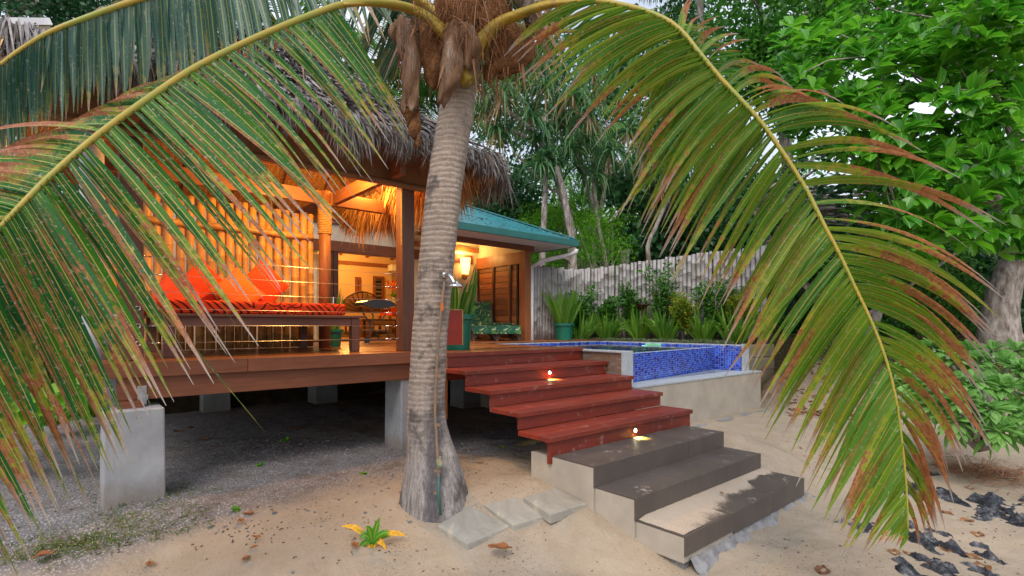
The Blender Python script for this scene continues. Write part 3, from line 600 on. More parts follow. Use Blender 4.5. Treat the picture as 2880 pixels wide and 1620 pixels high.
# lumpy spilled concrete round the foot
n = 150; V = []; F = []; J = 9
for i in range(n+1):
    x = 3.16 + (5.26-3.16)*i/n; wob = .07+.018*math.sin(i*.17)+.010*math.sin(i*.37+1)+.004*math.sin(i*.71); gz_ = float(tz(x,1.72))-.03; top = -1.265
    for j in range(J+1):
        t = j/J; yy = 1.88-(wob+.05)*t - .010*math.sin(i*.31+j*.9)*t; z = top - (top-gz_)*(t**1.8) + .014*math.sin(i*.27+j*.8)*t*(1-t)*3
        V.append((x, yy, z))
for i in range(n):
    for j in range(J): a = i*(J+1)+j; F.append((a,a+J+1,a+J+2,a+1))
MB().add(V, F).build('spilled_footing', M['footing'], cs, smooth=True)
# sand lying on the lowest tread
V = []; F = []; COV = []; nx = 160; ny = 50
for j in range(ny+1):
    for i in range(nx+1):
        u = i/nx; v = j/ny; x = 3.115+u*(5.10-3.115); y = sy[1]-.001 - v*(.36); edge = .06+.27*(1-u)**.8+.03*math.sin(u*21)+.02*math.sin(u*47)+ (.1 if u<.3 else 0)
        edge += .03*float(vn(x,y,7,3))+.012*float(vn(x,y,15,1))+.008*float(vn(x+y,y,41,2)); h = 1-(v*.36)/edge; COV.append(h*1.3+.12); V.append((x, y, sz[2]+.0025+(.016*min(1,max(h,0)*1.1))*min(1,u*25)+.0015*float(vn(x,y,38,2))))
for j in range(ny):
    for i in range(nx): a = j*(nx+1)+i; F.append((a,a+nx+1,a+nx+2,a+1))
o = MB().add(V, F).build('sand_drift', M['loose'], None, smooth=True); a_ = o.data.attributes.new('leaf','FLOAT_COLOR','POINT'); a_.data.foreach_set('color', [q for c_ in COV for q in (max(-1,c_),0,0,1)]); tag(o, 'thin drift of sand blown onto the lowest tiled step', 'sand', kind='stuff')

# ---------------------------------------------------------------- stepping pavers
def paver(corners, lab, th=.055):
    cx = sum(k[0] for k in corners)/4; cy = sum(k[1] for k in corners)/4; c0 = G(cx, cy, -1.13)
    for _ in range(6): c0 = G(cx, cy, float(tz(c0[0], c0[1]))+.03)
    sm = np.array([(c0[0]+a, c0[1]+b, 1) for a in np.linspace(-.25,.25,7) for b in np.linspace(-.25,.25,7)]); zz = tz(sm[:,0], sm[:,1]); cf = np.linalg.lstsq(sm, zz, rcond=None)[0]
    dz = float(np.sort(zz - sm@cf)[-8]) + .024; q = []
    for x, y in corners:      # cut the view ray with the slab's own plane
        r = P(x, y, 1.0) - np.array([0,0,ZE]); k = (cf[2]+dz-ZE)/(r[2]-cf[0]*r[0]-cf[1]*r[1]); q.append(np.array([0,0,ZE])+r*k)
    c = sum(q)/4; t = MB(); top = c[2]
    vs = [(p[0],p[1],p[2]) for p in q] + [(p[0],p[1],p[2]-th-.02) for p in q]
    t.add(vs, [(0,1,2,3),(7,6,5,4),(0,4,5,1),(1,5,6,2),(2,6,7,3),(3,7,4,0)])
    t.f = [f[::-1] for f in t.f]
    o = t.build('paver', M['paver'], None, bevel=.008, org=(c[0],c[1],top-th)); tag(o, lab, 'paving slab', 'square stone slabs laid in the sand by the steps')
paver([(1100,1320),(1180,1272),(1290,1320),(1176,1368)], 'square grey paving slab nearest the palm trunk, cleanest of the three')
paver([(1216,1268),(1300,1250),(1390,1292),(1292,1322)], 'sandy grey paving slab in the middle of the row of three')
paver([(1316,1250),(1396,1226),(1478,1266),(1384,1294)], 'sandy grey paving slab touching the side of the tiled steps')
# ---------------------------------------------------------------- thatched pavilion
gz = thing('thatched_pavilion', 'open timber pavilion with shaggy grey thatched hip roof over a daybed', 'pavilion', (1.6, 6.0, 0))
EZ = 2.12; EX0, EX1, EY0, EY1 = -.3, 3.88, 4.72, 8.55; RZ = 3.72; RYc = (EY0+EY1)/2; RXa, RXb = EX0+1.9, EX1-1.9
def post(x0, y0, w, mat, z1=1.95, rnd=False):
    m = MB()
    if rnd: m.tube([(x0+w/2,y0+w/2,0),(x0+w/2,y0+w/2,z1)], w/2, 20)
    else: m.box(x0,y0,.001,x0+w,y0+w,z1)
    return m.build('post', M[mat], gz, smooth=rnd, bevel=0 if rnd else .008)
p1 = post(.325,5.25,.165,'post'); p2 = post(2.87,5.22,.155,'post'); p3 = post(2.50,6.68,.15,'roundpost',2.05,True); p4 = post(.32,7.2,.15,'roundpost',2.05,True)
m = MB()
for k in range(18): m.tube([(2.575+.081*math.cos(a), 6.755+.081*math.sin(a), 1.50+.022*k) for a in np.linspace(0,6.28,20)], .0115, 6, cap=False)
m.build('rope_binding', M['rope'], gz, smooth=True)
m = MB(); m.tube([(2.86,5.215,1.2),(2.86,5.215,1.84)],.012,6); m.build('blind_cord', M['rope'], gz)
# beams
m = MB(); m.bar((-.2,5.30,1.95),(3.5,5.30,1.95),.07,.17); m.build('beam', M['beam'], gz, bevel=.004)
m = MB(); m.bar((-.2,6.75,1.96),(3.4,6.75,1.96),.08,.17); m.build('beam', M['beam'], gz, bevel=.004)
m = MB(); m.bar((2.70,4.9,1.97),(2.70,8.3,1.97),.07,.16); m.build('beam', M['beam'], gz, bevel=.004)
m = MB(); m.bar((.4,4.9,1.97),(.4,8.3,1.97),.07,.16); m.build('beam', M['beam'], gz, bevel=.004)
# rafters under the roof
def roof_in(x, y, dz=0):
    s = min((y-EY0), (EY1-y), (x-EX0), (EX1-x)); return EZ + s*(RZ-EZ)/1.9 + dz
for x in np.arange(0, 4.0, .62):
    for ya, yb in ((EY0+.03, RYc), (EY1-.03, RYc)):
        s = 1 if RXa <= x <= RXb else min(x-EX0, EX1-x)/1.9
        ye = ya + (yb-ya)*min(1, max(.1, s)); m = MB(); m.bar((x,ya,roof_in(x,ya,-.08)),(x,ye,roof_in(x,ye,-.08)),.045,.07); m.build('rafter', M['beam'], gz)
for y in np.arange(5.3, 8.3, .62):
    xe = EX1-1.9*min(1, min(y-EY0, EY1-y)/1.9); m = MB(); m.bar((EX1-.03,y,roof_in(EX1-.03,y,-.08)),(xe,y,roof_in(xe,y,-.08)),.045,.07); m.build('rafter', M['beam'], gz)
c = [(EX0,EY0),(EX1,EY0),(EX1,EY1),(EX0,EY1)]
def hipmesh(dz):
    return [(x,y,EZ+dz) for x,y in c] + [(RXa,RYc,RZ+dz),(RXb,RYc,RZ+dz)], [(0,1,5,4),(1,2,5),(2,3,4,5),(3,0,4)]
v, f = hipmesh(-.035); MB().add(v, f).build('ceiling_mat', M['mat'], gz)
rf = MB(); v, f = hipmesh(.06); rf.add(v, f); roof = rf.build('thatch_roof', M['thatch'], gz)
a_ = roof.data.attributes.new('leaf','FLOAT_COLOR','POINT'); a_.data.foreach_set('color', [.0,.3,0,0]*len(roof.data.vertices))
m = MB(); m.bar((EX1-.02,EY0,EZ-.02),(EX1-.02,EY1,EZ-.02),.05,.08); m.bar((EX0,EY0+.02,EZ-.02),(EX1,EY0+.02,EZ-.02),.05,.08); m.bar((EX1,EY0,EZ+.02),(RXb,RYc,RZ+.02),.06,.08); m.bar((EX0,EY1-.02,EZ-.02),(EX1,EY1-.02,EZ-.02),.05,.08)
m.build('eave_pole', M['beam'], gz)
# shaggy thatch strands on the four slopes
def slope_strands(n, side):
    u = RNG.random(n); v = RNG.random(n)**.8
    if side in ('f','b'):
        xa = EX0+1.9*v; xb = EX1-1.9*v; x = xa+(xb-xa)*u; y = EY0+(RYc-EY0)*v if side == 'f' else EY1-(EY1-RYc)*v; dn = np.array([0,-1.9,-(RZ-EZ)]) if side == 'f' else np.array([0,1.9,-(RZ-EZ)])
    else:
        h = (EY1-EY0)/2; ya = EY0+h*v; yb = EY1-h*v; y = ya+(yb-ya)*u; x = EX1-1.9*v if side == 'r' else EX0+1.9*v; dn = np.array([1.9,0,-(RZ-EZ)]) if side == 'r' else np.array([-1.9,0,-(RZ-EZ)])
    z = EZ+(RZ-EZ)*v+.07+.07*RNG.random(n); A = np.stack([x,y,z],1); dn = dn/np.linalg.norm(dn)
    L = RNG.uniform(.22,.5,n)[:,None]; D = norm(dn[None]+RNG.normal(size=(n,3))*np.array([.33,.33,.12])); C = A+D*L; C[:,2] = np.maximum(C[:,2], A[:,2]-L[:,0]*.75)
    lift = np.cross(np.cross(dn,[0,0,1]), dn); B = (A+C)/2+np.array([0,0,.05])*RNG.random((n,1))
    return strips(A,B,C,RNG.uniform(.016,.034,n),norm(np.array([0,0,1.])+RNG.normal(size=(n,3))*.5),nseg=3,rnd=RNG.random(n))
put('thatch_strands', [slope_strands(9000,'f'), slope_strands(5000,'r'), slope_strands(1500,'b'), slope_strands(800,'l')], M['thatch'], gz, smooth=False)
def fringe(n, p, q, Lr, outd, z0=.03, dzr=.08, tone=(0,1)):
    u = RNG.random(n)[:,None]; p = np.array(p); q = np.array(q); A = p+(q-p)*u; A[:,2] += z0+dzr*RNG.random(n); A += RNG.normal(size=(n,3))*np.array([.03,.03,0])
    L = RNG.uniform(*Lr,n)[:,None]*(.75+.35*np.sin(u*37)*np.sin(u*11+2)); D = norm(np.array([0,0,-1.])+np.array(outd)*RNG.uniform(0,.6,(n,1))+RNG.normal(size=(n,3))*np.array([.16,.16,0])); C = A+D*L; B = A+np.array(outd)*.10+(C-A)*.35
    return strips(A,B,C,RNG.uniform(.014,.032,n),norm(np.array(outd)+RNG.normal(size=(n,3))*.5),nseg=4,rnd=RNG.uniform(*tone,n))
put('fringe', [fringe(3000,(EX0,EY0,EZ+.08),(EX1,EY0,EZ+.08),(.22,.50),(0,-1,0)), fringe(1800,(EX1,EY0,EZ+.08),(EX1,EY1,EZ+.08),(.32,.66),(1,0,0)), fringe(600,(EX0,EY1,EZ+.08),(EX1,EY1,EZ+.08),(.2,.4),(0,1,0))], M['thatch'], gz, smooth=False)
put('inner_fringe', [fringe(2600,(EX1-.22,EY0+.3,EZ+.14),(EX1-.22,EY1,EZ+.14),(.45,.85),(-.3,0,0)), fringe(400,(EX1-.9,EY0+.12,EZ+.06),(EX1,EY0+.12,EZ+.06),(.3,.55),(0,.2,0))], M['thatch_glow_tint'], gz, smooth=False)
# rolled matchstick blind along the front
m = MB()
m.box(-.2,5.175,1.86,3.3,5.182,2.40); m.tube([(-.2,5.165,1.855),(3.3,5.165,1.855)],.032,12); m.build('matchstick_blind', M['blind'], gz)
m = MB(); m.box(2.3,5.13,1.82,2.306,5.133,2.3); m.box(2.34,5.13,1.82,2.346,5.133,2.3); m.box(1.0,5.13,1.82,1.006,5.133,2.3); m.build('blind_cord', M['darkwood'], gz)
# lamp under the roof
def lamp(name, lab, p, energy, col, rad=.05, parent=None, shade=None, size=.06, em=30):
    t = thing(name, lab, 'lamp', p)
    m = MB(); m.lathe([(0,-.0),(size*.7,.005),(size,.03),(size*.75,.07),(0,.09)], p, 16); m.build('bulb', emit(name+' glow', col, em), t, smooth=True)
    m = MB(); m.tube([(p[0],p[1],p[2]+.09),(p[0],p[1],p[2]+.20)],.02,10); m.build('fitting', M['darkwood'], t)
    l = bpy.data.lights.new(name+'_light','POINT'); l.energy = energy; l.color = col; l.shadow_soft_size = rad
    lo = bpy.data.objects.new(name+'_light', l); COL.objects.link(lo); lo.parent = t; lo.location = (0,0,-.08); return t
lamp('ceiling_lamp', 'small warm ceiling lamp glowing under the thatched roof', (2.15,5.62,2.10), 150, (1,.50,.12), .12)
lamp('ceiling_lamp', 'added unseen warm lamp under the thatched roof brightening the right inner fringe', (3.1,6.6,2.32), 70, (1,.48,.11), .1)  # extra lamp kept out of view, put in to brighten the inner fringe
# bamboo screen behind the daybed
sc = thing('bamboo_screen', 'tall screen of yellow bamboo poles lit orange behind the daybed', 'screen', (1.5, 7.1, 0))
x = .35; i = 0
while x < 2.48:
    r = random.uniform(.036,.052); h = 1.80+random.uniform(-.03,.03); xc = x+r
    zs = [0.01]; z = .15*random.random()+.1
    rad = [r]; 
    while z < h-.05:
        zs += [z-.008,z,z+.008]; rad += [r,r*1.09,r]; z += random.uniform(.24,.36)
    zs.append(h); rad.append(r*.96)
    m = MB(); lean = random.uniform(-.012,.012); m.tube([(xc+lean*zz/h,7.1,zz) for zz in zs], rad, 12); m.build('pole', M['bamboo_y'], sc, smooth=True)
    x += 2*r+random.uniform(.004,.02)
for z in (1.48,):
    m = MB(); m.tube([(xx, 7.03, z+.004*math.sin(xx*5)) for xx in np.linspace(.3,2.52,12)], [.036+.004*(i%3==0) for i in range(12)], 12); m.build('rail', M['bamboo_y'], sc, smooth=True)
# boarded wall left of the bamboo
# wire balustrade between the two front posts
bal = thing('wire_balustrade', 'six taut steel wires strung between the pavilion front posts', 'balustrade', (1.7,5.31,.1))
for k in range(6):
    z = .142+k*.146
    m = MB(); m.tube([(.50,5.31,z),(2.865,5.30,z)], .0022, 6); wo = m.build('wire', M['wire'], bal)
    m = MB(); m.tube([(2.70,5.301,z),(2.83,5.30,z)],.0055,8); m.tube([(2.83,5.30,z),(2.868,5.30,z)],.003,6); m.tube([(2.868-.012*math.cos(a),5.296,z+.012*math.sin(a)) for a in np.linspace(0,6.28,14)],.0025,5); m.build('tensioner', M['steel'], wo, smooth=True)
    m = MB(); m.tube([(.45+.017*math.cos(a),5.243,z+.017*math.sin(a)) for a in np.linspace(0,6.28,16)],.0035,5); m.tube([(.46,5.244,z),(.53,5.31,z)],.003,6); m.tube([(.53,5.31,z),(.62,5.31,z)],.005,8); m.build('tensioner', M['steel'], wo, smooth=True)
# ---------------------------------------------------------------- daybed
db = thing('daybed', 'long low brown timber daybed frame in front of the bamboo screen', 'daybed', (1.6,6.2,0))
for x, y in ((.66,5.52),(2.41,5.52),(.66,6.82),(2.30,6.86)):
    m = MB(); m.box(x,y,.002,x+.09,y+.085,.372); m.build('leg', M['daybed'], db, bevel=.004)
m = MB(); m.box(.62,5.49,.373,2.56,6.97,.402); m.build('platform', M['daybed'], db, bevel=.006)
m = MB(); m.box(.752,5.53,.285,2.408,5.56,.371); m.box(.69,5.607,.285,.72,6.81,.371); m.box(2.45,5.607,.285,2.48,6.85,.371); m.build('apron', M['daybed'], db, bevel=.003)
mt = MB(); mt.box(.50,5.56,.404,2.36,6.95,.53); o = mt.build('mattress', M['print'], None, org=(1.43,6.25,.404)); tag(o, 'thin red mattress with black printed swirls on the daybed', 'mattress')
b = o.modifiers.new('b','BEVEL'); b.width = .03; b.segments = 3
def pillow(c, s, rot, mat, lab, th=.15):
    n = 14; V = []; F = []
    for sgn in (1,-1):
        for j in range(n+1):
            for i in range(n+1):
                u = i/n*2-1; v = j/n*2-1; h = (max(0,(1-u**2))*max(0,(1-v**2)))**.42
                pin = 1-.10*(1-abs(u))**.0*( (1-abs(v)**2)*.0 + (1-u*u)*.0)
                uu = u*(1-.07*(1-v*v)); vv = v*(1-.07*(1-u*u))
                V.append((uu*s/2, sgn*h*th/2 + .004*math.sin(u*7+v*5), vv*s/2))
    k = (n+1)**2
    for j in range(n):
        for i in range(n): a = j*(n+1)+i; F.append((a,a+1,a+n+2,a+n+1)); F.append((k+a,k+a+n+1,k+a+n+2,k+a+1))
    o = MB().add(V,F).build('cushion', mat, None, smooth=True, org=(0,0,0)); o.location = c; o.rotation_euler = rot
    tag(o, lab, 'cushion', 'square scatter cushions on the daybed'); return o
def pl(px, py, y):
    d = P(px,py,1)-np.array([0,0,ZE]); return np.array([0,0,ZE])+d*y/d[1]
pillow(pl(666,715,6.62), .47, (R(-14),R(45),R(8)), M['cushion'], 'red square cushion on its corner at the right end of the daybed')
pillow(pl(600,735,6.48), .44, (R(-22),R(45),R(-6)), M['cushion2'], 'lighter orange cushion leaning between the two red ones')
pillow(pl(512,722,6.62), .47, (R(-14),R(45),R(4)), M['cushion'], 'red square cushion on its corner left of the orange one')
pillow(pl(450,738,6.55), .44, (R(-40),R(20),R(-12)), M['cushion'], 'red cushion slumped at the left end behind palm leaflets')
# white round post and dark boards left of the pavilion
wp = thing('white_post', 'weathered white round timber post at the left corner of the pavilion', 'post', tuple(G(244,905,-.0)))
c_ = wloc(wp); m = MB(); m.tube([(c_.x,c_.y,-.15),(c_.x-.005,c_.y,.5),(c_.x-.03,c_.y,1.3),(c_.x-.04,c_.y,2.3)],[.10,.097,.088,.08],20); m.build('shaft', plain('weathered white timber',(.52,.55,.62),(.36,.37,.42),5,.7,.4), wp, smooth=True)
# ---------------------------------------------------------------- bungalow
HY = 9.4
hs = thing('bungalow', 'cream walled bungalow with teal metal hip roof and sliding door behind the deck', 'house', (4.5, 9.5, 0))
m = MB(); T = .14
m.box(.8,HY,0,2.6,HY+T,3.0); m.box(2.6,HY,1.66,5.3,HY+T,3.0); m.box(5.3,HY,0,7.1,HY+T,2.6)
m.build('wall', M['plaster'], hs)
m = MB(); m.box(.8,HY+.05,-1.3,7.2,HY+T+.1,-.001); m.build('foundation', M['soil'], hs)  # dark material puts the shade under the deck into the wall's colour
# inner room
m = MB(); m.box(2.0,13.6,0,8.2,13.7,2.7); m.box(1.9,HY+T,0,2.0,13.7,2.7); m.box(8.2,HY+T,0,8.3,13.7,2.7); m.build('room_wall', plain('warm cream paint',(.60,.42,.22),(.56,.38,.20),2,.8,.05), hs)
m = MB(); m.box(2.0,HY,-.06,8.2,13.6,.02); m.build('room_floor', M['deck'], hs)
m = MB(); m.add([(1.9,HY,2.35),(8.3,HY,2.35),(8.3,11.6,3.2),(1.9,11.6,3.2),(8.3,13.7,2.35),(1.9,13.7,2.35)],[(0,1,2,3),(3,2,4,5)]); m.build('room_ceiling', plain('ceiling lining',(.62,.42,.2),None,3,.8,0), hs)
for x in np.arange(2.6,8,.75):
    m = MB(); m.bar((x,HY+.2,2.20),(x,11.6,3.08),.06,.12); m.build('rafter', M['beam'], hs); m = MB(); m.bar((x,11.6,3.08),(x,13.6,2.24),.06,.12); m.build('rafter', M['beam'], hs)
m = MB(); m.box(2.0,13.55,1.95,8.2,13.6,2.05); m.build('plate_beam', M['beam'], hs)
# trim on the front wall
def trim(x0,x1,z0,z1,yy=.02,mt='darkwood',nm='trim_board'):
    m = MB(); m.box(x0,HY-yy,z0,x1,HY-.001,z1); m.build(nm, M[mt], hs, bevel=.003)
trim(.9,6.9,1.665,1.86,.035,'rim','door_head'); trim(.9,7.08,2.17,2.27,.03,'rim'); trim(5.25,7.08,1.93,2.03,.04,'cedarpost')
dr = MB(); dr.box(2.55,HY-.03,0,2.63,HY+.1,1.66); dr.box(3.74,HY-.03,0,3.83,HY+.1,1.66); dr.box(3.66,HY-.02,0,3.73,HY+.05,1.66); dr.box(5.25,HY-.03,0,5.33,HY+.1,1.66); dr.box(2.6,HY-.05,.0,5.3,HY+.1,.04)
dr = dr.build('door_frame', M['darkwood'], hs, bevel=.003)
m = MB(); m.box(3.715,HY-.045,.62,3.735,HY-.025,.82); m.build('handle', M['steel'], dr)
m = MB(); n = 46; V = []; F = []
for i in range(n+1):
    x = 2.64+1.02*i/n; V += [(x,HY+.16+.02*math.sin(i*1.6),.04),(x,HY+.16+.012*math.sin(i*1.6),1.62)]
for i in range(n): F.append((2*i,2*i+2,2*i+3,2*i+1))
MB().add(V,F).build('curtain', plain('cream curtain',(.72,.6,.38),None,4,.9,0), hs, smooth=True)
# louvred window on the room's back wall
def lw(x0,x1,z0,z1,yy=13.58):
    m = MB(); m.box(x0,yy-.04,z0,x0+.07,yy,z1); m.box(x1-.07,yy-.04,z0,x1,yy,z1); m.box(x0+.07,yy-.04,z1-.07,x1-.07,yy,z1); m.box(x0+.07,yy-.04,z0,x1-.07,yy,z0+.07); o = m.build('window', M['rim'], hs)
    m = MB(); m.box(x0+.07,yy-.005,z0+.07,x1-.07,yy+.005,z1-.07); m.build('pane', M['black'], o)
    m = MB(); k = int((z1-z0)/.12)
    for i in range(k): z = z0+.1+i*(z1-z0-.2)/max(1,k-1); m.add([(x0+.07,yy-.05,z-.03),(x1-.07,yy-.05,z-.03),(x1-.07,yy-.01,z+.02),(x0+.07,yy-.01,z+.02)],[(0,1,2,3)])
    m.build('louvre', plain('window glass slats',(.05,.07,.06),(.15,.12,.07),5,.15,0,.6), o)
def onback(px, yy=13.58):
    d = P(px,800,1); return d[0]*yy/d[1]
def zback(px, py, yy=13.58):
    d = P(px,py,1)-np.array([0,0,ZE]); return ZE+d[2]*yy/d[1]
lw(onback(938),onback(965),zback(950,772),zback(950,695)); lw(onback(893),onback(907),zback(900,760),zback(900,697))
m = MB(); x0, x1 = onback(983), onback(1011); 
t = MB(); t.box(x0,13.54,zback(997,790),x1,13.56,zback(997,692)); o = t.build('wall_hanging', M['tapa'], None, org=((x0+x1)/2,13.55,.5)); tag(o, 'black and cream patterned wall hanging beside the red flowers', 'wall hanging')
x0, x1 = onback(974), onback(1011)+.2
ac = thing('air_conditioner', 'white wall air conditioner above the patterned hanging', 'air conditioner', ((x0+x1)/2,13.4,zback(990,680)))
m = MB(); m.box(x0,13.33,zback(990,684),x1,13.56,zback(990,668)); m.build('body', M['white'], ac, bevel=.02); m = MB(); m.add([(x0+.02,13.34,zback(990,684)),(x1-.02,13.34,zback(990,684)),(x1-.02,13.42,zback(990,688)),(x0+.02,13.42,zback(990,688))],[(0,1,2,3)]); m.build('flap', M['white'], ac)
lamp('room_lamp', 'warm lamp lighting the room behind the sliding door', (5.2,12.2,2.25), 150, (1,.46,.11), .2)
lamp('room_lamp', 'warm lamp near the curtain inside the room', (4.9,10.1,2.05), 50, (1,.52,.14), .2)
# verandah roof: teal hip
vx1, vy0, ez = 7.80, 7.10, 2.02; sl_ = .46
hx, hy = vx1-3.0, vy0+3.0; hz = ez+3.0*sl_
m = MB()
A_ = (4.7,vy0,ez); B_ = (vx1,vy0,ez); H_ = (hx,hy,hz); H0 = (.8,hy,hz); C_ = (vx1,hy+3,ez); 
def corr(p0, p1, top0, top1, n):   # corrugated slope
    p0,p1,top0,top1 = map(np.array,(p0,p1,top0,top1)); V=[]; F=[]
    nrm = np.cross(p1-p0, top0-p0); nrm = nrm/np.linalg.norm(nrm)
    for i in range(n+1):
        u = i/n; o_ = nrm*.009*math.sin(i*math.pi/2); V += [p0+(p1-p0)*u+o_, top0+(top1-top0)*u+o_]
    for i in range(n): F.append((2*i,2*i+2,2*i+3,2*i+1))
    return V, F
rf = MB()
nW = int((vx1-4.7)/.019)
V = []; F = []
for i in range(nW+1):
    x = 4.7+(vx1-4.7)*i/nW; ht = 3.0 if x < hx else max(0.0, vx1-x); o_ = .008*math.sin(i*math.pi/2)
    V += [(x,vy0,ez+o_),(x,vy0+ht,ez+ht*sl_+o_)]
for i in range(nW): F.append((2*i,2*i+2,2*i+3,2*i+1))
rf.add(V,F); V = []; F = []
nW = int(6/.019)
for i in range(nW+1):
    y = vy0+6.0*i/nW; ht = max(0, min(y-vy0, 3.0, vy0+6-y)); o_ = .008*math.sin(i*math.pi/2); V += [(vx1,y,ez+o_),(vx1-ht,y,ez+ht*sl_+o_)]
for i in range(nW): F.append((2*i,2*i+2,2*i+3,2*i+1))
rf.add(V,F); V = [(4.7,vy0+3,hz),(hx,vy0+3,hz),(hx,vy0+6,ez+.1),(4.7,vy0+6,ez+.1)]; rf.add(V,[(0,1,2,3)])
roof2 = rf.build('roof', M['teal'], hs)
m = MB(); m.bar((vx1+.02,vy0-.02,ez+.01),(hx,hy,hz+.02),.11,.025); m.build('hip_capping', M['teal'], roof2)
m = MB()
for k in range(150):
    u = random.random(); x = 4.9+2.8*u; h = random.random()*min(.95,(vx1-x)/1.0); m.box(x-.008,vy0+h-.008,ez+h*sl_+.008,x+.008,vy0+h+.008,ez+h*sl_+.016)
tag(m.build('roof_screw', M['steel'], roof2), kind='stuff')
m = MB()
for k in range(40):
    u = random.random(); x = 4.9+2.8*u; h = random.random()**.6*min(1.5,(vx1-x)); a = random.random()*3.1; l = .02+.03*random.random()
    m.bar((x-l*math.cos(a),vy0+h-l*math.sin(a),ez+(h-l*math.sin(a))*sl_+.014),(x+l*math.cos(a),vy0+h+l*math.sin(a),ez+(h+l*math.sin(a))*sl_+.014),.014,.004)
tag(m.build('leaf_debris', M['darkwood'], roof2), kind='stuff')
m = MB(); m.box(4.7,vy0-.06,ez-.135,vx1+.06,vy0-.01,ez-.005); m.box(vx1+.01,vy0-.01,ez-.135,vx1+.06,vy0+6,ez-.005); m.build('fascia_gutter', M['tealtrim'], hs, bevel=.01)
m = MB(); m.add([(4.7,vy0,ez-.13),(vx1,vy0,ez-.13),(vx1,vy0+.62,ez-.12),(4.7,vy0+.62,ez-.12)],[(0,3,2,1)]); m.add([(vx1,vy0,ez-.13),(vx1,vy0+6,ez-.13),(7.2,vy0+6,ez-.12),(7.2,vy0+.62,ez-.12)],[(0,3,2,1)]); m.build('soffit', M['white'], hs)
m = MB(); m.add([(4.75,vy0+.62,ez-.115),(7.1,vy0+.62,ez-.115),(7.1,HY,ez+.25),(4.75,HY,ez+.25)],[(0,3,2,1)]); m.build('verandah_lining', M['plaster'], hs)
m = MB(); m.box(4.75,7.66,1.80,7.2,7.74,ez-.12); m.build('eave_beam', M['rim'], hs, bevel=.004)
# end wall of cedar boards and louvred shutters
m = MB(); z = .02; 
m.box(7.075,7.90,.02,7.095,HY,1.79)
while z < 1.78: m.box(7.06,7.90,z,7.074,HY,min(z+.108,1.79)); z += .12
m.build('cedar_wall', M['cedar'], hs, bevel=.004)
m = MB(); m.box(7.0,7.72,0,7.16,7.90,1.80); m.build('corner_post', M['cedarpost'], hs, bevel=.006)
m = MB(); m.box(7.09,7.8,1.80,7.105,HY,2.30); m.build('gable_infill', M['plaster'], hs)
m = MB(); m.box(7.03,7.90,1.56,7.12,HY,1.80); m.build('end_beam', M['cedarpost'], hs, bevel=.004)
for y in (8.22,8.27,8.78,8.83,9.34):
    m = MB(); m.box(7.035,y-.02,.02,7.058,y+.02,1.559); m.build('batten', M['cedarpost' if y in (8.27,8.83) else 'darkwood'], hs)
m = MB(); m.box(7.045,8.24,.02,7.059,8.26,1.55); m.box(7.03,7.97,.02,7.0599,8.02,1.559); m.build('shutter_gap_shade', M['black'], hs)  # solid black strips painted in for the shade inside the gaps
m = MB(); m.tube([(7.77,7.03,1.83),(7.77,7.05,1.77),(7.72,7.2,1.72),(7.4,7.6,1.62),(7.24,7.75,1.5)],.045,14); m.tube([(7.22,7.76,1.52),(7.22,7.76,-.6)],.04,12); m.build('downpipe', M['pvc'], hs, smooth=True)
# sconce on the cream wall
px = (6.62, HY-.03, 1.63)
sc_ = thing('wall_lamp', 'glowing wicker wall sconce on the cream wall by the cedar boards', 'wall lamp', px)
m = MB(); m.lathe([(.075,-.20),(.10,-.05),(.115,.14),(.112,.14),(.097,-.05),(.072,-.20)], (px[0],px[1]-.12,px[2]), 20); m.build('shade', emit('lit wicker shade',(1,.50,.12),6), sc_, smooth=True)
m = MB()
for k in range(14):
    a = k*2*math.pi/14; m.tube([(px[0]+.078*math.cos(a),px[1]-.12+.078*math.sin(a),px[2]-.2),(px[0]+.119*math.cos(a),px[1]-.12+.119*math.sin(a),px[2]+.15)],.006,5)
m.build('cane_rib', M['rattan'], sc_)
m = MB(); m.tube([(px[0],px[1]-.12,px[2]-.08),(px[0],px[1]-.12,px[2]+.10)],.035,12); m.build('bulb', emit('sconce bulb',(1,.78,.35),60), sc_)
m = MB(); m.lathe([(0,-.34),(.05,-.32),(.075,-.22),(.04,-.20)], (px[0],px[1]-.10,px[2]), 14); m.build('bracket', M['rope'], sc_, smooth=True)
l = bpy.data.lights.new('sconce_light','POINT'); l.energy = 12; l.color = (1,.58,.17); l.shadow_soft_size = .05
lo = bpy.data.objects.new('sconce_light', l); COL.objects.link(lo); lo.parent = sc_; lo.location = (0,-.14,.22)
# ---------------------------------------------------------------- furniture inside
def vase():
    p = (onback(992,12.6),12.6,.76); t = thing('flower_vase', 'glass vase of red orange flowers on the red table', 'vase', p)
    m = MB(); m.lathe([(0,0),(.07,0),(.08,.1),(.06,.26),(.075,.3)], p, 16); m.build('vase', plain('vase glass',(.4,.45,.35),None,4,.1,0), t, smooth=True)
    n = 60; D = rdir(n,.2,1); D[:,2] += .4; A = np.repeat([[p[0],p[1],p[2]+.28]],n,0)
    put('leaves', [blades(A,D,RNG.uniform(.2,.45,n),.03,.5,nseg=4)], M['strap'], t)
    n = 40; D = norm(rdir(n,.1,1)+[0,0,.5]); c = np.array([p[0],p[1],p[2]+.45])+D*RNG.uniform(.05,.30,(n,1)); put('flower', [blades(c,norm(D+RNG.normal(size=(n,3))*.4),.16,.06,.2,nseg=3)], M['flower'], t)
vase()
tp = (onback(997,12.6),12.6,0); tb = thing('side_table', 'table with red cloth carrying the flower vase inside the room', 'table', tp)
m = MB(); m.box(tp[0]-.35,12.3,.72,tp[0]+.6,12.95,.755); m.build('top', M['beam'], tb); m = MB(); m.box(tp[0]-.3,12.28,.56,tp[0]+.62,12.97,.759); m.build('cloth', M['cushion'], tb)
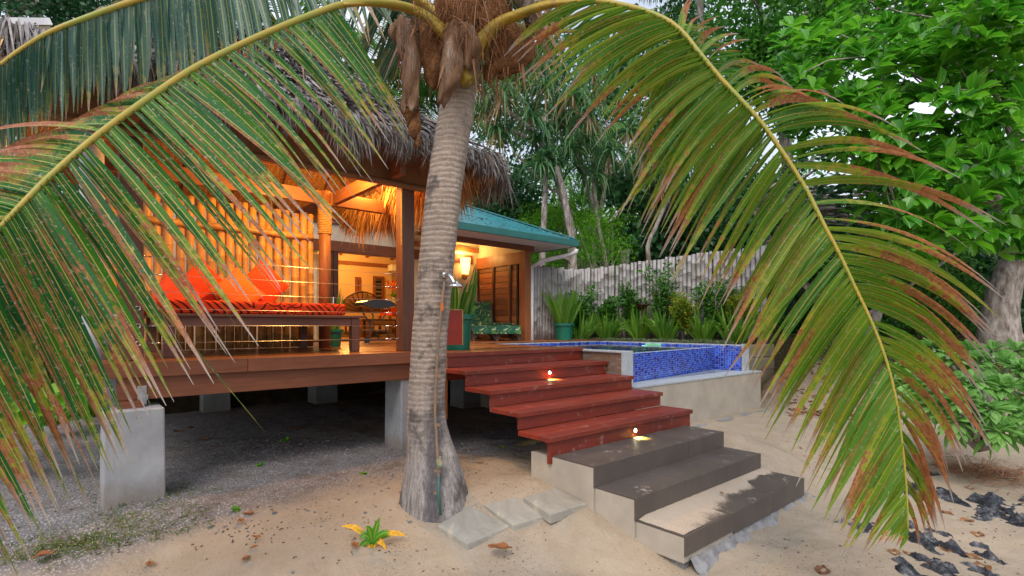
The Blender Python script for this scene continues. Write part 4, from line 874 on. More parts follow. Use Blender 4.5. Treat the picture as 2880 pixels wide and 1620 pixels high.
for a, b in ((-.33,12.33),(.55,12.33),(-.33,12.9),(.55,12.9)):
    m = MB(); m.box(tp[0]+a-.03,b-.03,.02,tp[0]+a+.03,b+.03,.56); m.build('leg', M['beam'], tb)
cp = (onback(925,12.0),12.0,0); ch = thing('rattan_chair', 'round backed rattan armchair inside the room under the louvre window', 'chair', cp)
m = MB(); m.add([(cp[0]+.55*math.cos(a)*s_, 12.3+.06*s_, .62+.5*math.sin(a)*s_) for s_ in (.0,.5,1) for a in np.linspace(0,math.pi,17)], [(i*17+j,i*17+j+1,(i+1)*17+j+1,(i+1)*17+j) for i in range(2) for j in range(16)]); m.build('back', M['rattan'], ch)
m = MB()
for a in np.linspace(0,math.pi,13): m.tube([(cp[0],12.27,.62),(cp[0]+.57*math.cos(a),12.3,.62+.52*math.sin(a))],.012,5)
m.tube([(cp[0]+.57*math.cos(a),12.3,.62+.52*math.sin(a)) for a in np.linspace(0,math.pi,17)],.02,6); m.build('rib', M['darkwood'], ch)
m = MB(); m.box(cp[0]-.5,11.6,.3,cp[0]+.5,12.3,.42); m.build('seat', M['rattan'], ch, bevel=.03)
for a, b in ((-.45,11.65),(.45,11.65),(-.45,12.25),(.45,12.25)): m = MB(); m.tube([(cp[0]+a,b,.02),(cp[0]+a,b,.32)],.025,8); m.build('leg', M['rattan'], ch)
bp = (onback(965,10.9),10.9,0); bn = thing('low_bench', 'low dark timber bench inside the room near the doorway', 'bench', bp)
m = MB(); m.box(bp[0]-.45,10.7,.40,bp[0]+.45,11.1,.44); m.build('top', M['darkwood'], bn)
for a, b in ((-.40,10.73),(.40,10.73),(-.40,11.05),(.40,11.05)): m = MB(); m.box(bp[0]+a-.025,b-.025,.02,bp[0]+a+.025,b+.025,.40); m.build('leg', M['darkwood'], bn)
for nm, px_, yy, w_, lab in (('wicker_basket',914,11.6,.26,'woven cane basket standing left of the low bench'),('wicker_basket',1003,11.9,.2,'woven cane basket standing under the red table')):
    p = (onback(px_,yy),yy,.02); t = MB(); t.lathe([(0,0),(w_*.85,0),(w_,.2),(w_*.95,.42),(w_*.88,.42),(w_*.88,.1),(0,.1)], p, 18); o = t.build(nm, M['rattan'], None, org=p, smooth=False); tag(o, lab, 'basket')
# barbecue on the deck
gp = G(915,862,0); gp = np.array([4.05,8.35,0]); bq = thing('barbecue', 'black hooded barbecue trolley standing on the deck by the doorway', 'barbecue', tuple(gp))
m = MB(); x, y = gp[0], gp[1]
m.add([(x+.26*math.cos(a)*1.15, y+s_*.2, .66+.075*math.sin(a)) for s_ in (-1,1) for a in np.linspace(0,2*math.pi,16,endpoint=False)], [(i,(i+1)%16,16+(i+1)%16,16+i) for i in range(16)]+[tuple(range(16))[::-1],tuple(range(16,32))]); m.build('hood', M['black'], bq, smooth=False)
m = MB(); m.box(x+.28,y-.15,.64,x+.5,y+.15,.665); m.build('side_shelf', M['black'], bq)
m = MB(); m.tube([(x-.2,y-.2,.66-.02),(x-.12,y-.2,.45),(x-.2,y-.2,.03)],.014,6); m.tube([(x+.2,y-.2,.64),(x+.05,y-.2,.4),(x+.2,y-.2,.03)],.014,6); m.tube([(x-.2,y+.2,.64),(x+.2,y+.2,.03)],.014,6); m.box(x-.24,y-.2,.2,x+.2,y+.2,.22); m.build('stand', M['resin'], bq)
m = MB(); m.tube([(x-.23,y-.22,.05),(x-.23,y-.18,.05)],.05,14); m.build('wheel', M['black'], bq)
# ---------------------------------------------------------------- loungers
def lounger():
    t = thing('sun_lounger', '', 'sun lounger', (0,0,0))
    # local: foot at y=0, head towards +y ; width .56
    prof = [(-.05,.13),(-.03,.17),(0.0,.205),(.06,.235),(.20,.255),(.45,.245),(.75,.225),(1.05,.24)]
    m = MB(); w_ = .27
    pts = [(y,z) for y,z in prof]; V=[]; F=[]
    for y,z in pts: V += [(-w_,y,z),(w_,y,z),(w_,y,z+.045),(-w_,y,z+.045)]
    for i in range(len(pts)-1):
        for k in range(4): a=i*4; F.append((a+k,a+(k+1)%4,a+4+(k+1)%4,a+4+k))
    F += [(3,2,1,0),tuple(range(len(V)-4,len(V)))]
    m.add(V,F); m.build('seat_cushion', M['leafprint'], t, bevel=.012)
    m = MB(); m.bar((0,1.07,.27),(0,1.45,.80),.045,.54,up=(1,0,0)); m.build('back_cushion', M['leafprint'], t, bevel=.014)
    for s_ in (-1,1):
        m = MB(); X = s_*.265; m.tube([(X,-.02,.19),(X,.1,.225),(X,.45,.225),(X,.9,.20),(X,1.3,.20),(X,1.6,.16)],.028,8); m.tube([(X,1.05,.2),(X,1.45,.76)],.022,8); m.build('side_rail', M['resin'], t, smooth=True)
    for y in (.08,1.15):   # arched legs
        m = MB(); n=12; V=[]
        for i in range(n+1):
            x = -.28+.56*i/n; za = .15*math.sqrt(max(0,1-(x/.22)**2)) if abs(x)<.22 else 0.0
            V += [(x,y,.215),(x,y,za),(x,y+.06,.215),(x,y+.06,za)]
        F = []
        for i in range(n): a=i*4; F += [(a,a+1,a+5,a+4),(a+2,a+6,a+7,a+3),(a+1,a+3,a+7,a+5),(a,a+4,a+6,a+2)]
        m.add(V,F); m.build('leg', M['resin'], t)
    return t
l1 = lounger(); l1.location = (6.01,7.75,0); l1.rotation_euler = (0,0,R(-34)); l1.scale = (.86,1,1)
l1['label'] = 'sun lounger with leaf print cushion and raised back, left of the pair'; l1['group'] = 'leaf print sun loungers on the deck'
l2 = copy_tree(l1); l2.location = (6.36,7.47,0)
for o_ in kids(l2):
    if o_.name.startswith('back_cushion'): o_.rotation_euler = (R(-56),0,0); o_.location = (0,.12,1.06)
l2['label'] = 'sun lounger nearest the cedar post, only its curved leaf print foot showing'
# ---------------------------------------------------------------- plant pots
def pot(name, lab, c, r, h, plant, group='green plastic plant pots'):
    t = thing(name, lab, 'pot plant', c, group=group)
    m = MB(); m.lathe([(0,0),(r*.80,0),(r*.93,h*.85),(r*1.08,h*.86),(r*1.08,h),(r*.97,h),(r*.92,h*.8),(0,h*.8)], c, 32); m.build('pot', M['pot'], t, smooth=False, bevel=0)
    m = MB(); m.lathe([(0,h*.83),(r*.93,h*.83)], c, 20); m.build('soil', M['soil'], t)
    plant(t, np.array(c)+[0,0,h*.8], r); return t
def snake(n, L, wd, spread, mat='snake', droop=.12):
    def f(t, c, r):
        a = RNG.uniform(0,2*math.pi,n); rr = r*.75*np.sqrt(RNG.random(n)); A = c+np.stack([rr*np.cos(a),rr*np.sin(a),0*a],1); s_ = spread*RNG.uniform(.2,1,n)
        D = np.stack([np.cos(a)*s_,np.sin(a)*s_,np.ones(n)],1)
        put('leaves', [blades(A,D,L*RNG.uniform(.55,1,n),wd,droop*RNG.uniform(0,1.5,n)*s_*2,nseg=7,fold=.5,base=.55,peak=.45)], M[mat], t)
    return f
pot('potted_snake_plant', 'upright snake plant in a green pot beside the daybed and doorway', (2.75,6.98,0), .15,.24, snake(22,.68,.05,.22))
pot('potted_leafy_plant', 'broad leaved plant in a large green pot half hidden by the palm trunk', (3.62,5.28,0), .23,.43, snake(20,.80,.085,.6,'palm_bg',.3))
pot('potted_strap_plant', 'bushy yellow green strap plant in a green pot against the bamboo fence', (7.72,7.33,0), .20,.34, snake(60,1.05,.06,.5,'strap',.2))
# newel and red panel behind the trunk
nb_ = thing('notice_board', 'small red painted board on a thin post hidden behind the palm trunk', 'board', (3.08,4.72,0))
m = MB(); m.box(3.05,4.70,-.70,3.10,4.745,.42); m.build('post', M['cedarpost'], nb_, bevel=.003)
m = MB(); m.box(3.101,4.715,.08,3.33,4.73,.46); m.build('panel', plain('red painted ply',(.28,.025,.012),(.2,.02,.012),6,.4,.1), nb_); m = MB(); m.box(3.33,4.71,.075,3.342,4.735,.465); m.box(3.101,4.71,.461,3.342,4.735,.47); m.build('edge_strip', M['rope'], nb_)
# ---------------------------------------------------------------- the coconut palm in front
TD = 4.2
tk = [(1098,1300,96),(1096,1278,92),(1093,1235,84),(1090,1190,74),(1088,1150,64),(1080,1100,54),(1075,1060,49),(1074,1000,45.5),(1077,940,45),(1080,860,44),(1086,780,44),(1092,716,44),(1104,600,44),(1117,480,44.5),(1132,380,44),(1147,280,43),(1158,200,41),(1168,120,46),(1172,60,50),(1176,0,52),(1180,-60,50),(1184,-140,40)]
base = P(1098,1300,TD); base[2] = float(tz(base[0],base[1]))
palm = thing('coconut_palm', 'leaning coconut palm with ringed grey trunk in front of the deck', 'palm tree', base)
cen = smooth_path([P(x,y,TD) for x,y,_ in tk], 150); wd = np.interp(np.linspace(0,len(tk)-1,150), range(len(tk)), [k[2] for k in tk])
cen = np.vstack([cen[:1]-[0,0,.25], cen]); wd = np.concatenate([[wd[0]*1.05], wd])
n = 48; V = []; F = []
for i,(c,w_) in enumerate(zip(cen,wd)):
    r = w_*K/1456*TD
    for k in range(n):
        a = 2*math.pi*k/n; lump = 1+.02*math.sin(a*3+i*.13)+.015*math.sin(a*7+i*.05); ring = .014*abs(math.sin(i*.83+1.3*math.sin(i*.21)+.35*math.sin(a+i*.1)+.3*math.sin(3*a+i*.3)))**4 if c[2] > -.5 else .012*math.sin(a*19)
        groove = .10*math.exp(-((((a-5.5+math.pi)%(2*math.pi)-math.pi))/.22)**2)*float(sstep(-.2,-1.0,c[2]))
        rr = r*(lump+ring-groove); V.append((c[0]+rr*math.cos(a), c[1]+rr*math.sin(a), c[2]))
for i in range(len(cen)-1):
    for k in range(n): F.append((i*n+k,i*n+(k+1)%n,(i+1)*n+(k+1)%n,(i+1)*n+k))
MB().add(V,F).build('trunk', M['trunk'], palm, smooth=True)
def frond(name, rach, dkeys, left, right, nleaf, wid, mat, rr=(.024,.004), rmat='rachis', start=.0, bl=(.95,.1), br_=(.6,.25), jit=10, fold=.25, parent=palm, facing=.6, nseg=9, tone=(0,1), left2=None, dens=(1,1), wt=(1,1,1,1)):
    """rach: pixels+depth control points. left/right: keys (s, (dx,dy,dd), (bowx,bowy)) offsets of the leaflet tip from its start"""
    path = smooth_path([P(x,y,d) for x,y,d in rach], 160)
    m = MB(); rad = np.linspace(rr[0],rr[1],80); m.tube(path[::2], list(rad), 10); fo = m.build(name, M[rmat], parent, smooth=True)
    N = nleaf; parts = []
    s = np.clip(np.linspace(start, 1, N) + RNG.normal(0,.0012,N), start, 1)
    for keys, (bm, bs), sd, dn in ((left, bl, -1, dens[0]), (right, br_, 1, dens[1]), (left2, bl, -1, .8)):
        if not keys: continue
        ks = [k[0] for k in keys]; sel = (s >= ks[0]) & (s <= ks[-1]) & (RNG.random(N) < dn); ss = s[sel]; n_ = len(ss)
        A = np.stack([np.interp(ss, np.linspace(0,1,160), path[:,i]) for i in range(3)],1)
        off = interp([(k[0],k[1]) for k in keys], ss); bow = interp([(k[0],k[2]) for k in keys], ss)
        off[:,0] += RNG.normal(0,jit,n_); off[:,1] += RNG.normal(0,jit,n_); sc_ = (1+RNG.normal(0,.07,n_))[:,None]; off *= sc_
        stray = RNG.random(n_) < .06; off[stray] += RNG.normal(size=(stray.sum(),3))*np.array([45,45,.1])
        # convert pixel offsets at the leaflet's own depth
        dep = A[:,0]*FX+A[:,1]*FY; f = (K/1456*dep)[:,None]; Rv = np.array([RX,RY,0.]); Uv = np.array([0,0,1.]); Fv = np.array([FX,FY,0.])
        O = Rv*off[:,0:1]*f - Uv*off[:,1:2]*f + Fv*off[:,2:3]; Bw = Rv*bow[:,0:1]*f - Uv*bow[:,1:2]*f
        C = A+O; B = A+O*.5+Bw
        view = norm(A-np.array([0,0,ZE])); T = norm(O); nr = norm(-view*facing + RNG.normal(size=(n_,3))*.22 + np.cross(T,-view)*.45*sd)
        L = np.linalg.norm(O,axis=1); br = np.clip(RNG.normal(bm,bs,n_),.12,1.5)
        parts.append(strips(A,B,C,wid*np.interp(ss,[0,.5,.8,1],wt)*np.clip(L/.7,.45,1.1)*RNG.uniform(.85,1.1,n_),nr,brown=br,nseg=nseg,fold=fold,base=.5,peak=.22,rnd=RNG.uniform(*tone,n_)))
    put('leaflets', parts, M[mat], fo); return fo
# F1: the big frond sweeping down to the left
F1 = [(1165,150,4.1),(1120,75,4.0),(1050,25,3.85),(960,5,3.65),(870,10,3.5),(790,35,3.35),(650,92,3.1),(500,165,2.85),(380,243,2.6),(250,337,2.4),(130,440,2.25),(50,520,2.15),(-20,595,2.1),(-110,680,2.05),(-200,770,2.0),(-290,870,1.95),(-340,950,1.9)]
frond('frond', F1, None,
  [(.27,(150,240,.25),(0,-10)),(.33,(240,300,.1),(10,-25)),(.40,(300,330,.0),(20,-35)),(.47,(400,385,-.05),(12,-25)),(.535,(400,430,-.05),(12,-22)),(.60,(385,500,-.1),(10,-20)),(.66,(365,545,-.1),(10,-18)),(.72,(345,560,-.1),(10,-18)),(.78,(335,560,-.1),(10,-18)),(.84,(325,545,-.05),(10,-18)),(.90,(315,530,0),(10,-18)),(1.0,(290,470,0),(10,-15))],
  [(.33,(-40,20,.2),(10,-10)),(.42,(-120,30,.25),(10,-30)),(.47,(-250,50,.3),(0,-50)),(.53,(-400,60,.3),(0,-65)),(.60,(-430,10,.2),(0,-65)),(.66,(-420,-20,.1),(0,-55)),(.72,(-380,-30,.0),(0,-50)),(.80,(-330,-10,0),(0,-40)),(1,(-200,60,0),(0,-20))],
  108, .050, 'frond_l', wt=(1,1,.9,.8), rr=(.028,.005), start=.24, bl=(.82,.17), br_=(.38,.16))
# F2: frond behind, curtain of bluish leaflets at the top left
F2 = [(1150,60,4.25),(1080,-60,4.3),(980,-120,4.3),(850,-110,4.2),(700,-75,4.0),(550,-45,3.8),(430,-22,3.65),(330,5,3.5),(225,42,3.35),(133,78,3.25),(60,120,3.2),(0,164,3.15),(-90,235,3.1),(-200,340,3.0)]
frond('frond', F2, None,
  [(.20,(140,170,.1),(10,-20)),(.27,(100,210,0),(10,-20)),(.35,(45,245,0),(8,-10)),(.45,(10,250,0),(4,0)),(.55,(0,235,0),(0,0)),(.63,(0,230,0),(0,0)),(.70,(-5,235,0),(0,0)),(.78,(0,250,0),(-2,0)),(.86,(8,255,0),(-2,0)),(1,(20,250,0),(0,0))],
  [(.45,(-160,-30,.2),(0,-20)),(.62,(-170,20,.3),(0,-25)),(.72,(-190,45,.4),(0,-30)),(.85,(-160,60,.4),(0,-20)),(1,(-120,60,.3),(0,-20))],
  128, .055, 'frond_b', rr=(.035,.008), start=.18, bl=(.95,.14), br_=(.6,.2), jit=6, facing=1.0, rmat='rachis')
# F3: the big frond on the right, bent down
F3 = [(1215,150,4.1),(1235,95,4.0),(1280,50,3.9),(1350,15,3.75),(1450,0,3.6),(1560,12,3.45),(1650,38,3.35),(1710,75,3.28),(1760,135,3.22),(1815,200,3.17),(1870,258,3.12),(1920,315,3.08),(1980,400,3.03),(2030,480,2.98),(2070,560,2.93),(2112,640,2.88),(2152,725,2.84),(2190,805,2.8),(2222,885,2.76),(2250,985,2.72),(2266,1085,2.7),(2278,1200,2.68),(2283,1280,2.66),(2284,1345,2.65)]
frond('frond', F3, None,
  [(.18,(-190,150,-.1),(-20,-30)),(.25,(-290,190,-.15),(-20,-45)),(.31,(-290,240,-.2),(-30,-50)),(.36,(-270,240,-.2),(-30,-55)),(.40,(-240,300,-.1),(-25,-40)),(.46,(-230,320,0),(-20,-30)),(.52,(-205,330,0),(-15,-25)),(.58,(-205,325,0),(-15,-25)),(.64,(-215,330,0),(-12,-25)),(.70,(-220,335,0),(-12,-25)),(.76,(-200,330,0),(-12,-20)),(.82,(-180,320,0),(-8,-15)),(.88,(-150,285,0),(-5,-10)),(.94,(-95,120,0),(0,-5)),(1,(-12,25,0),(0,0))],
  [(.30,(60,-110,.2),(-10,-10)),(.36,(150,-120,.3),(-20,-30)),(.41,(200,-60,.3),(-10,-75)),(.45,(330,-40,.3),(0,-95)),(.49,(470,0,.25),(0,-110)),(.54,(540,60,.2),(0,-105)),(.59,(500,130,.15),(10,-100)),(.64,(440,200,.1),(20,-95)),(.70,(350,240,.05),(25,-90)),(.76,(260,260,0),(30,-80)),(.82,(150,260,0),(30,-60)),(.88,(80,210,0),(18,-35)),(.95,(30,90,0),(6,-12)),(1,(5,20,0),(0,0))],
  126, .052, 'frond_r', rr=(.023,.004), start=.17, bl=(.84,.16), br_=(.46,.2), jit=13, dens=(1,.72), left2=[(.30,(-110,230,.1),(-10,-10)),(.36,(-170,330,.15),(-10,-15)),(.42,(-190,360,.1),(-10,-15)),(.50,(-195,360,.05),(-10,-15))])
# other fronds of the same palm rising out of the picture and behind
frond('frond', [(1175,120,4.3),(1250,70,4.5),(1340,78,4.8),(1450,78,5.1),(1600,82,5.4),(1720,120,5.6),(1800,200,5.7)], None,
  [(.15,(-60,120,.1),(0,-10)),(.4,(-90,150,.1),(0,-10)),(.7,(-60,180,.1),(0,-10)),(1,(-20,140,0),(0,0))],[(.2,(80,-110,.1),(0,0)),(.6,(140,-60,.1),(0,-10)),(1,(120,20,0),(0,-10))],70,.045,'palm_bg',rr=(.03,.006),bl=(1.1,.2),br_=(1.0,.2))
for rc in ([(1180,60,4.2),(1240,-60,4.0),(1330,-250,3.8),(1480,-420,3.5)], [(1165,60,4.3),(1100,-80,4.4),(1000,-300,4.6),(820,-480,4.9)], [(1175,40,4.3),(1180,-150,4.7),(1200,-420,5.4)], [(1160,80,4.2),(1080,15,4.3),(1000,-35,4.5),(850,-190,4.8)]):
    frond('frond', rc, None, [(.3,(-150,260,.1),(0,-40)),(1,(-60,200,.1),(0,-30))],[(.3,(180,240,.1),(0,-50)),(1,(80,200,.1),(0,-30))],50,.05,'frond_b',rr=(.04,.008))
# thick petioles
def petiole(pts, rad, nm='petiole'):
    m = MB(); m.tube(smooth_path([P(*p) for p in pts],30), list(np.interp(np.linspace(0,1,30), np.linspace(0,1,len(rad)), rad)), 14, squash=.6); m.build(nm, M['petiole'], palm, smooth=True)
petiole([(1180,210,3.98),(1150,150,3.95),(1122,95,3.95),(1070,42,3.9),(1000,16,3.8),(930,8,3.62),(860,12,3.48)],[.10,.085,.065,.055,.045,.035,.026])
petiole([(1178,165,4.0),(1195,130,3.95),(1212,100,3.92),(1250,62,3.88),(1300,38,3.82),(1380,12,3.7),(1470,2,3.55)],[.06,.10,.085,.07,.06,.045,.03])
petiole([(1150,120,4.05),(1120,60,4.1),(1080,20,4.15),(1020,-20,4.2)],[.09,.07,.055,.045])
petiole([(1215,110,4.1),(1245,80,4.2),(1300,70,4.4),(1400,78,4.8)],[.08,.06,.04,.03])
# fibrous sheaths, dead boots and husk
def sheath(pts, w0, mat, nm='sheath', thick=.02, curl=.5, seed=0):
    """a curled hanging strip: pts (px,py,d), w0 widths in px"""
    c = smooth_path([P(*p) for p in pts], 24); w_ = np.interp(np.linspace(0,1,24), np.linspace(0,1,len(w0)), w0)*K/1456*TD/2
    V=[];F=[];na=11
    for i in range(24):
        for j in range(na):
            a = (j/(na-1)*2-1); fr = .0 if i<20 else .02*math.sin(j*5+seed)
            V.append(tuple(c[i]+np.array([RX,RY,0])*w_[i]*a*(1+.08*math.sin(i*.8+j+seed))-np.array([FX,FY,0])*(curl*w_[i]*(1-a*a)+.02*math.sin(i*.5+seed+a*3))+np.array([0,0,fr+.012*math.sin(i*.9+j*1.3+seed)])))
    for i in range(23):
        for j in range(na-1): a=i*na+j; F.append((a,a+1,a+na+1,a+na))
    o = MB().add(V,F).build(nm, M[mat], palm, smooth=True); s_ = o.modifiers.new('t','SOLIDIFY'); s_.thickness = .012; return o
sheath([(1010,50,4.0),(1022,90,3.98),(1032,150,3.97),(1036,215,3.97),(1030,280,3.98)],[30,46,44,34,42],'sheath',seed=1)
sheath([(1002,55,4.02),(1000,80,4.0),(1015,110,4.0),(1022,140,4.0)],[20,44,40,24],'sheath',seed=5)
sheath([(1034,275,4.0),(1042,320,4.02),(1050,370,4.04)],[40,30,8],'fibre',seed=2,curl=.2)
sheath([(1150,62,3.92),(1142,80,3.86),(1138,120,3.84),(1140,165,3.84),(1128,215,3.86),(1108,262,3.92)],[26,36,42,50,40,14],'sheath',seed=3,curl=.7)
sheath([(1160,64,3.9),(1175,85,3.85),(1185,120,3.86),(1180,175,3.9)],[40,46,42,30],'sheath',seed=4,curl=.6)
sheath([(1085,60,4.05),(1085,120,4.05),(1092,180,4.06),(1098,225,4.08)],[50,64,50,20],'fibre',seed=6)
sheath([(1265,60,4.05),(1290,110,4.05),(1275,165,4.06),(1250,200,4.08)],[60,110,100,60],'fibre',seed=7,curl=.4)
sheath([(1312,-20,3.9),(1322,10,3.9),(1328,40,3.9),(1330,62,3.92)],[40,34,22,8],'resin',seed=8,curl=.4)
# fibrous heart
def blob(nm, c, rx, ry, rz_, mat, seed, parent=palm):
    V=[];F=[];n1=22;n2=28
    for i in range(n1+1):
        th=math.pi*i/n1
        for j in range(n2):
            ph=2*math.pi*j/n2; r=1+.13*math.sin(3*ph+seed+2*th)+.08*math.sin(7*ph+5*th+seed)
            V.append((c[0]+rx*r*math.sin(th)*math.cos(ph), c[1]+ry*r*math.sin(th)*math.sin(ph), c[2]+rz_*math.cos(th)))
    for i in range(n1):
        for j in range(n2): F.append((i*n2+j,(i+1)*n2+j,(i+1)*n2+(j+1)%n2,i*n2+(j+1)%n2))
    MB().add(V,F).build(nm, M[mat], parent, smooth=True)
blob('crown_fibre', P(1185,30,4.2), .30,.30,.34, 'fibre', 1)
blob('crown_fibre', P(1200,-70,4.3), .36,.36,.40, 'fibre', 2)
n = 1500; c0 = P(1180,60,4.0); A = c0 + RNG.normal(size=(n,3))*np.array([.22,.22,.16]); D = rdir(n,-1,.5)
tag(put('loose_fibre', [blades(A, D, RNG.uniform(.08,.35,n), .0045, .5, nseg=5)], M['deadleaf'], palm), kind='stuff')
n = 190; A = np.concatenate([np.array([P(RNG.normal(1030,12),RNG.uniform(45,120),RNG.uniform(3.95,4.08)) for _ in range(70)]), np.array([P(RNG.normal(1150,18),RNG.uniform(60,120),RNG.uniform(3.84,3.95)) for _ in range(60)]), np.array([P(RNG.normal(1270,32),RNG.uniform(60,150),RNG.uniform(4.0,4.1)) for _ in range(60)])])
D = norm(RNG.normal(size=(n,3))*.16+[0,0,-1.]); tag(put('hanging_fibre', [blades(A, D, RNG.uniform(.15,.48,n), RNG.uniform(.006,.03,n), .05, nseg=5, base=.8)], M['deadleaf'], palm), kind='stuff')
# dried flower stalk on the left
m = MB(); c0 = P(1120,55,4.1)
for k in range(34):
    e = P(random.uniform(985,1100), random.uniform(30,120), 4.1+random.uniform(-.15,.2)); mid = (c0+e)/2+[0,0,random.uniform(.0,.09)]; m.tube(smooth_path([c0+RNG.normal(size=3)*.02,mid,e+RNG.normal(size=3)*.03],8), [.006,.005,.005,.004,.004,.003,.003,.002], 5)
m.build('flower_stalk', M['darkwood'], palm)
# shower pipe and head strapped to the trunk
def ontr(px, py, extra=.02):
    cx = np.interp(-py, [-k[1] for k in tk], [k[0] for k in tk]); w_ = np.interp(-py, [-k[1] for k in tk], [k[2] for k in tk])
    o = (px-cx)*K/1456*TD; r = w_*K/1456*TD*1.02; dd = math.sqrt(max(0, r*r-o*o)); return P(px, py, TD-dd-extra)
sh = thing('outdoor_shower', 'chrome shower head on a thin old pipe fixed up the palm trunk', 'shower', ontr(1108,1296))
m = MB(); m.tube([ontr(1108,1296),ontr(1104,1235),ontr(1104,1205),ontr(1102,1170),ontr(1098,1090),ontr(1094,1040),ontr(1096,980),ontr(1101,880),ontr(1110,780),ontr(1120,690)], .011, 10); m.build('pipe', M['hose'], sh, smooth=True)
m = MB(); m.tube([ontr(1107,1180),ontr(1104,1155)],.022,10); m.tube([ontr(1109,1175,.05),ontr(1109,1160,.05)],.02,10); m.tube([ontr(1104,1168),ontr(1113,1168,.06)],.012,8); m.tube([ontr(1108,1148,.04),ontr(1104,1160,.03)],.008,6); m.build('tap', M['verdi'], sh, smooth=True)
m = MB(); m.tube([ontr(1108,1296,.03),ontr(1103,1240,.04),ontr(1104,1200,.045)],.012,8); m.build('hose', plain('green hose',(.05,.13,.11),None,5,.5,0), sh, smooth=True)
for py_ in (1069,1240,1185,945): q = ontr(1100,py_,.03); m = MB(); m.bar(q-np.array([RX,RY,0])*.025, q+np.array([RX,RY,0])*.025, .012,.02); m.build('pipe_clip', M['hose'], sh)
q = ontr(1112,772,.022); m = MB(); m.tube([q-[0,0,.03],q+[0,0,.03]],.0135,10); m.build('tape', M['orange_tape'], sh)
a, b, c = ontr(1118,692,.03), P(1130,692,3.96), P(1140,706,3.93)
m = MB(); m.tube(smooth_path([a,b,c,P(1143,713,3.92)],12),.014,12); m.tube([a-[0,0,.02],a+[0,0,.02]],.02,10); 
h = P(1146,718,3.92); m.lathe([(.0,.035),(.018,.03),(.03,.012),(.056,.004),(.060,-.006),(.055,-.014),(0,-.016)], h, 28); m.build('shower_head', M['steel'], sh, smooth=True)
# ---------------------------------------------------------------- seedling, leaves, grass in front
def seedling():
    c = G(936,1385,-1.27); c[2] = float(tz(c[0],c[1])); t = thing('palm_seedling', 'small seedling with green and orange leaves sprouting from the sand', 'seedling', c)
    tips = [(955,1300,.7,1.5),(858,1325,.55,.35),(1025,1350,.6,.55),(990,1348,.5,.8),(895,1400,.5,.8),(972,1385,.45,.45),(940,1400,.4,.6),(920,1330,.4,1.5),(905,1360,.4,1.5),(930,1405,.35,.4),(960,1402,.35,.3)]
    A=[];B=[];C=[];br=[]
    dep = c[0]*FX+c[1]*FY
    for x,y,l,bn in tips:
        A.append(P(936,1368,dep)); e = P(x,y,dep+random.uniform(-.06,.06)); C.append(e); B.append((A[-1]+e)/2+[0,0,.09 if y>1310 else .02]); br.append(bn)
    n=len(A); view=np.array([-FX,-FY,.7]); put('leaves', [strips(np.array(A),np.array(B),np.array(C),.045,norm(view+RNG.normal(size=(n,3))*.3),brown=np.array(br),nseg=8,fold=.3,base=.3,peak=.45)], M['seed'], t)
    m = MB(); m.tube([c-[0,0,.02],P(936,1368,dep)],.012,8); m.build('stem', M['rachis'], t)
seedling()
def deadleaf(px, py, size, lab, grp=None, z=-1.1, rz=None, curl=.25, zabs=None):
    c = G(px,py,z)
    for _ in range(4): c = G(px,py,float(tz(c[0],c[1]))) if zabs is None else G(px,py,zabs)
    n=7; V=[];F=[]; a0 = random.uniform(0,6.28) if rz is None else rz
    for i in range(n+1):
        t = i/n; w_ = size*.30*math.sin(math.pi*min(1,t*1.02)**.8)+.0015
        for s_ in (-1,0,1):
            x = (t-.5)*size; y = s_*w_; zz = curl*size*((t-.5)**2*.7)+abs(s_)*w_*.3*(.5+t)-.002+size*.05*math.sin(t*9+s_*2)
            V.append((c[0]+x*math.cos(a0)-y*math.sin(a0), c[1]+x*math.sin(a0)+y*math.cos(a0), c[2]+zz))
    for i in range(n):
        for j in (0,1): a=i*3+j; F.append((a,a+1,a+4,a+3))
    me = npmesh('fallen_leaf', np.array(V)-c, [np.array(F)], M['deadleaf'], attr=[(0,random.random()*.0+dl_tone,(k%3)/2,2) for k in range(len(V))], smooth=True)
    o = link('fallen_leaf', me, None, tuple(map(float,c))); tag(o, lab, 'fallen leaf', grp); return o
dl_tone = .1; deadleaf(1258,1377,.17,'large brown leaf lying in the sand in front of the pavers',z=-1.2,rz=-.9)
dl_tone = .6; deadleaf(1603,1383,.07,'small orange brown leaf on the sand left of the lowest tiled step',z=-1.3)
dl_tone = .7; deadleaf(2070,1435,.15,'curled dark red leaf on the sand right of the tiled steps',z=-1.35,rz=.2); 
dl_tone = .3; deadleaf(1303,1382,.03,'tiny brown leaf just right of the large one in the sand',z=-1.2)
dl_tone = .3; deadleaf(1816,1239,.05,'little curled leaf on the sand drift of the lowest step',zabs=-1.078)
dl_tone = .4; deadleaf(377,1417,.08,'brown leaf curled on the sand at the lower left',z=-1.2); dl_tone=.6; deadleaf(620,1403,.07,'brown leaf on the sand left of the seedling',z=-1.2)
dl_tone = .5; deadleaf(893,1370,.09,'dry leaf against the foot of the seedling',z=-1.2); dl_tone = .2; deadleaf(1218,1224+26,.06,'dark leaf scrap near the foot of the palm trunk',z=-1.15)
k_ = 0
for (px,py,s_) in [(600,1045,.13),(650,1043,.11),(450,1085,.16),(510,1105,.14),(480,1075,.12),(560,1050,.1),(750,1080,.14),(700,1045,.1),(815,1035,.1),(620,1110,.1),(645,1128,.1),(535,1128,.09),(545,1145,.09),(660,1120,.08),(760,1135,.08),(915,1065,.12),(880,1050,.1),(840,1075,.09),(790,1065,.08),(720,1120,.09),(625,1290,.08),(605,1308,.07),(270,1135,.09),(108,1395,.12),(645,1350,.08),(640,1465-90,.06),(860,1105,.08),(930,1100,.09),(245,1105,.1),(230,985,.12),(1210,1165,.08),(960,1220,.05)]:
    dl_tone = random.random(); deadleaf(px,py,s_,'dry brown leaf fallen on the grey gravel under and before the deck','dry leaves on the gravel under the deck')
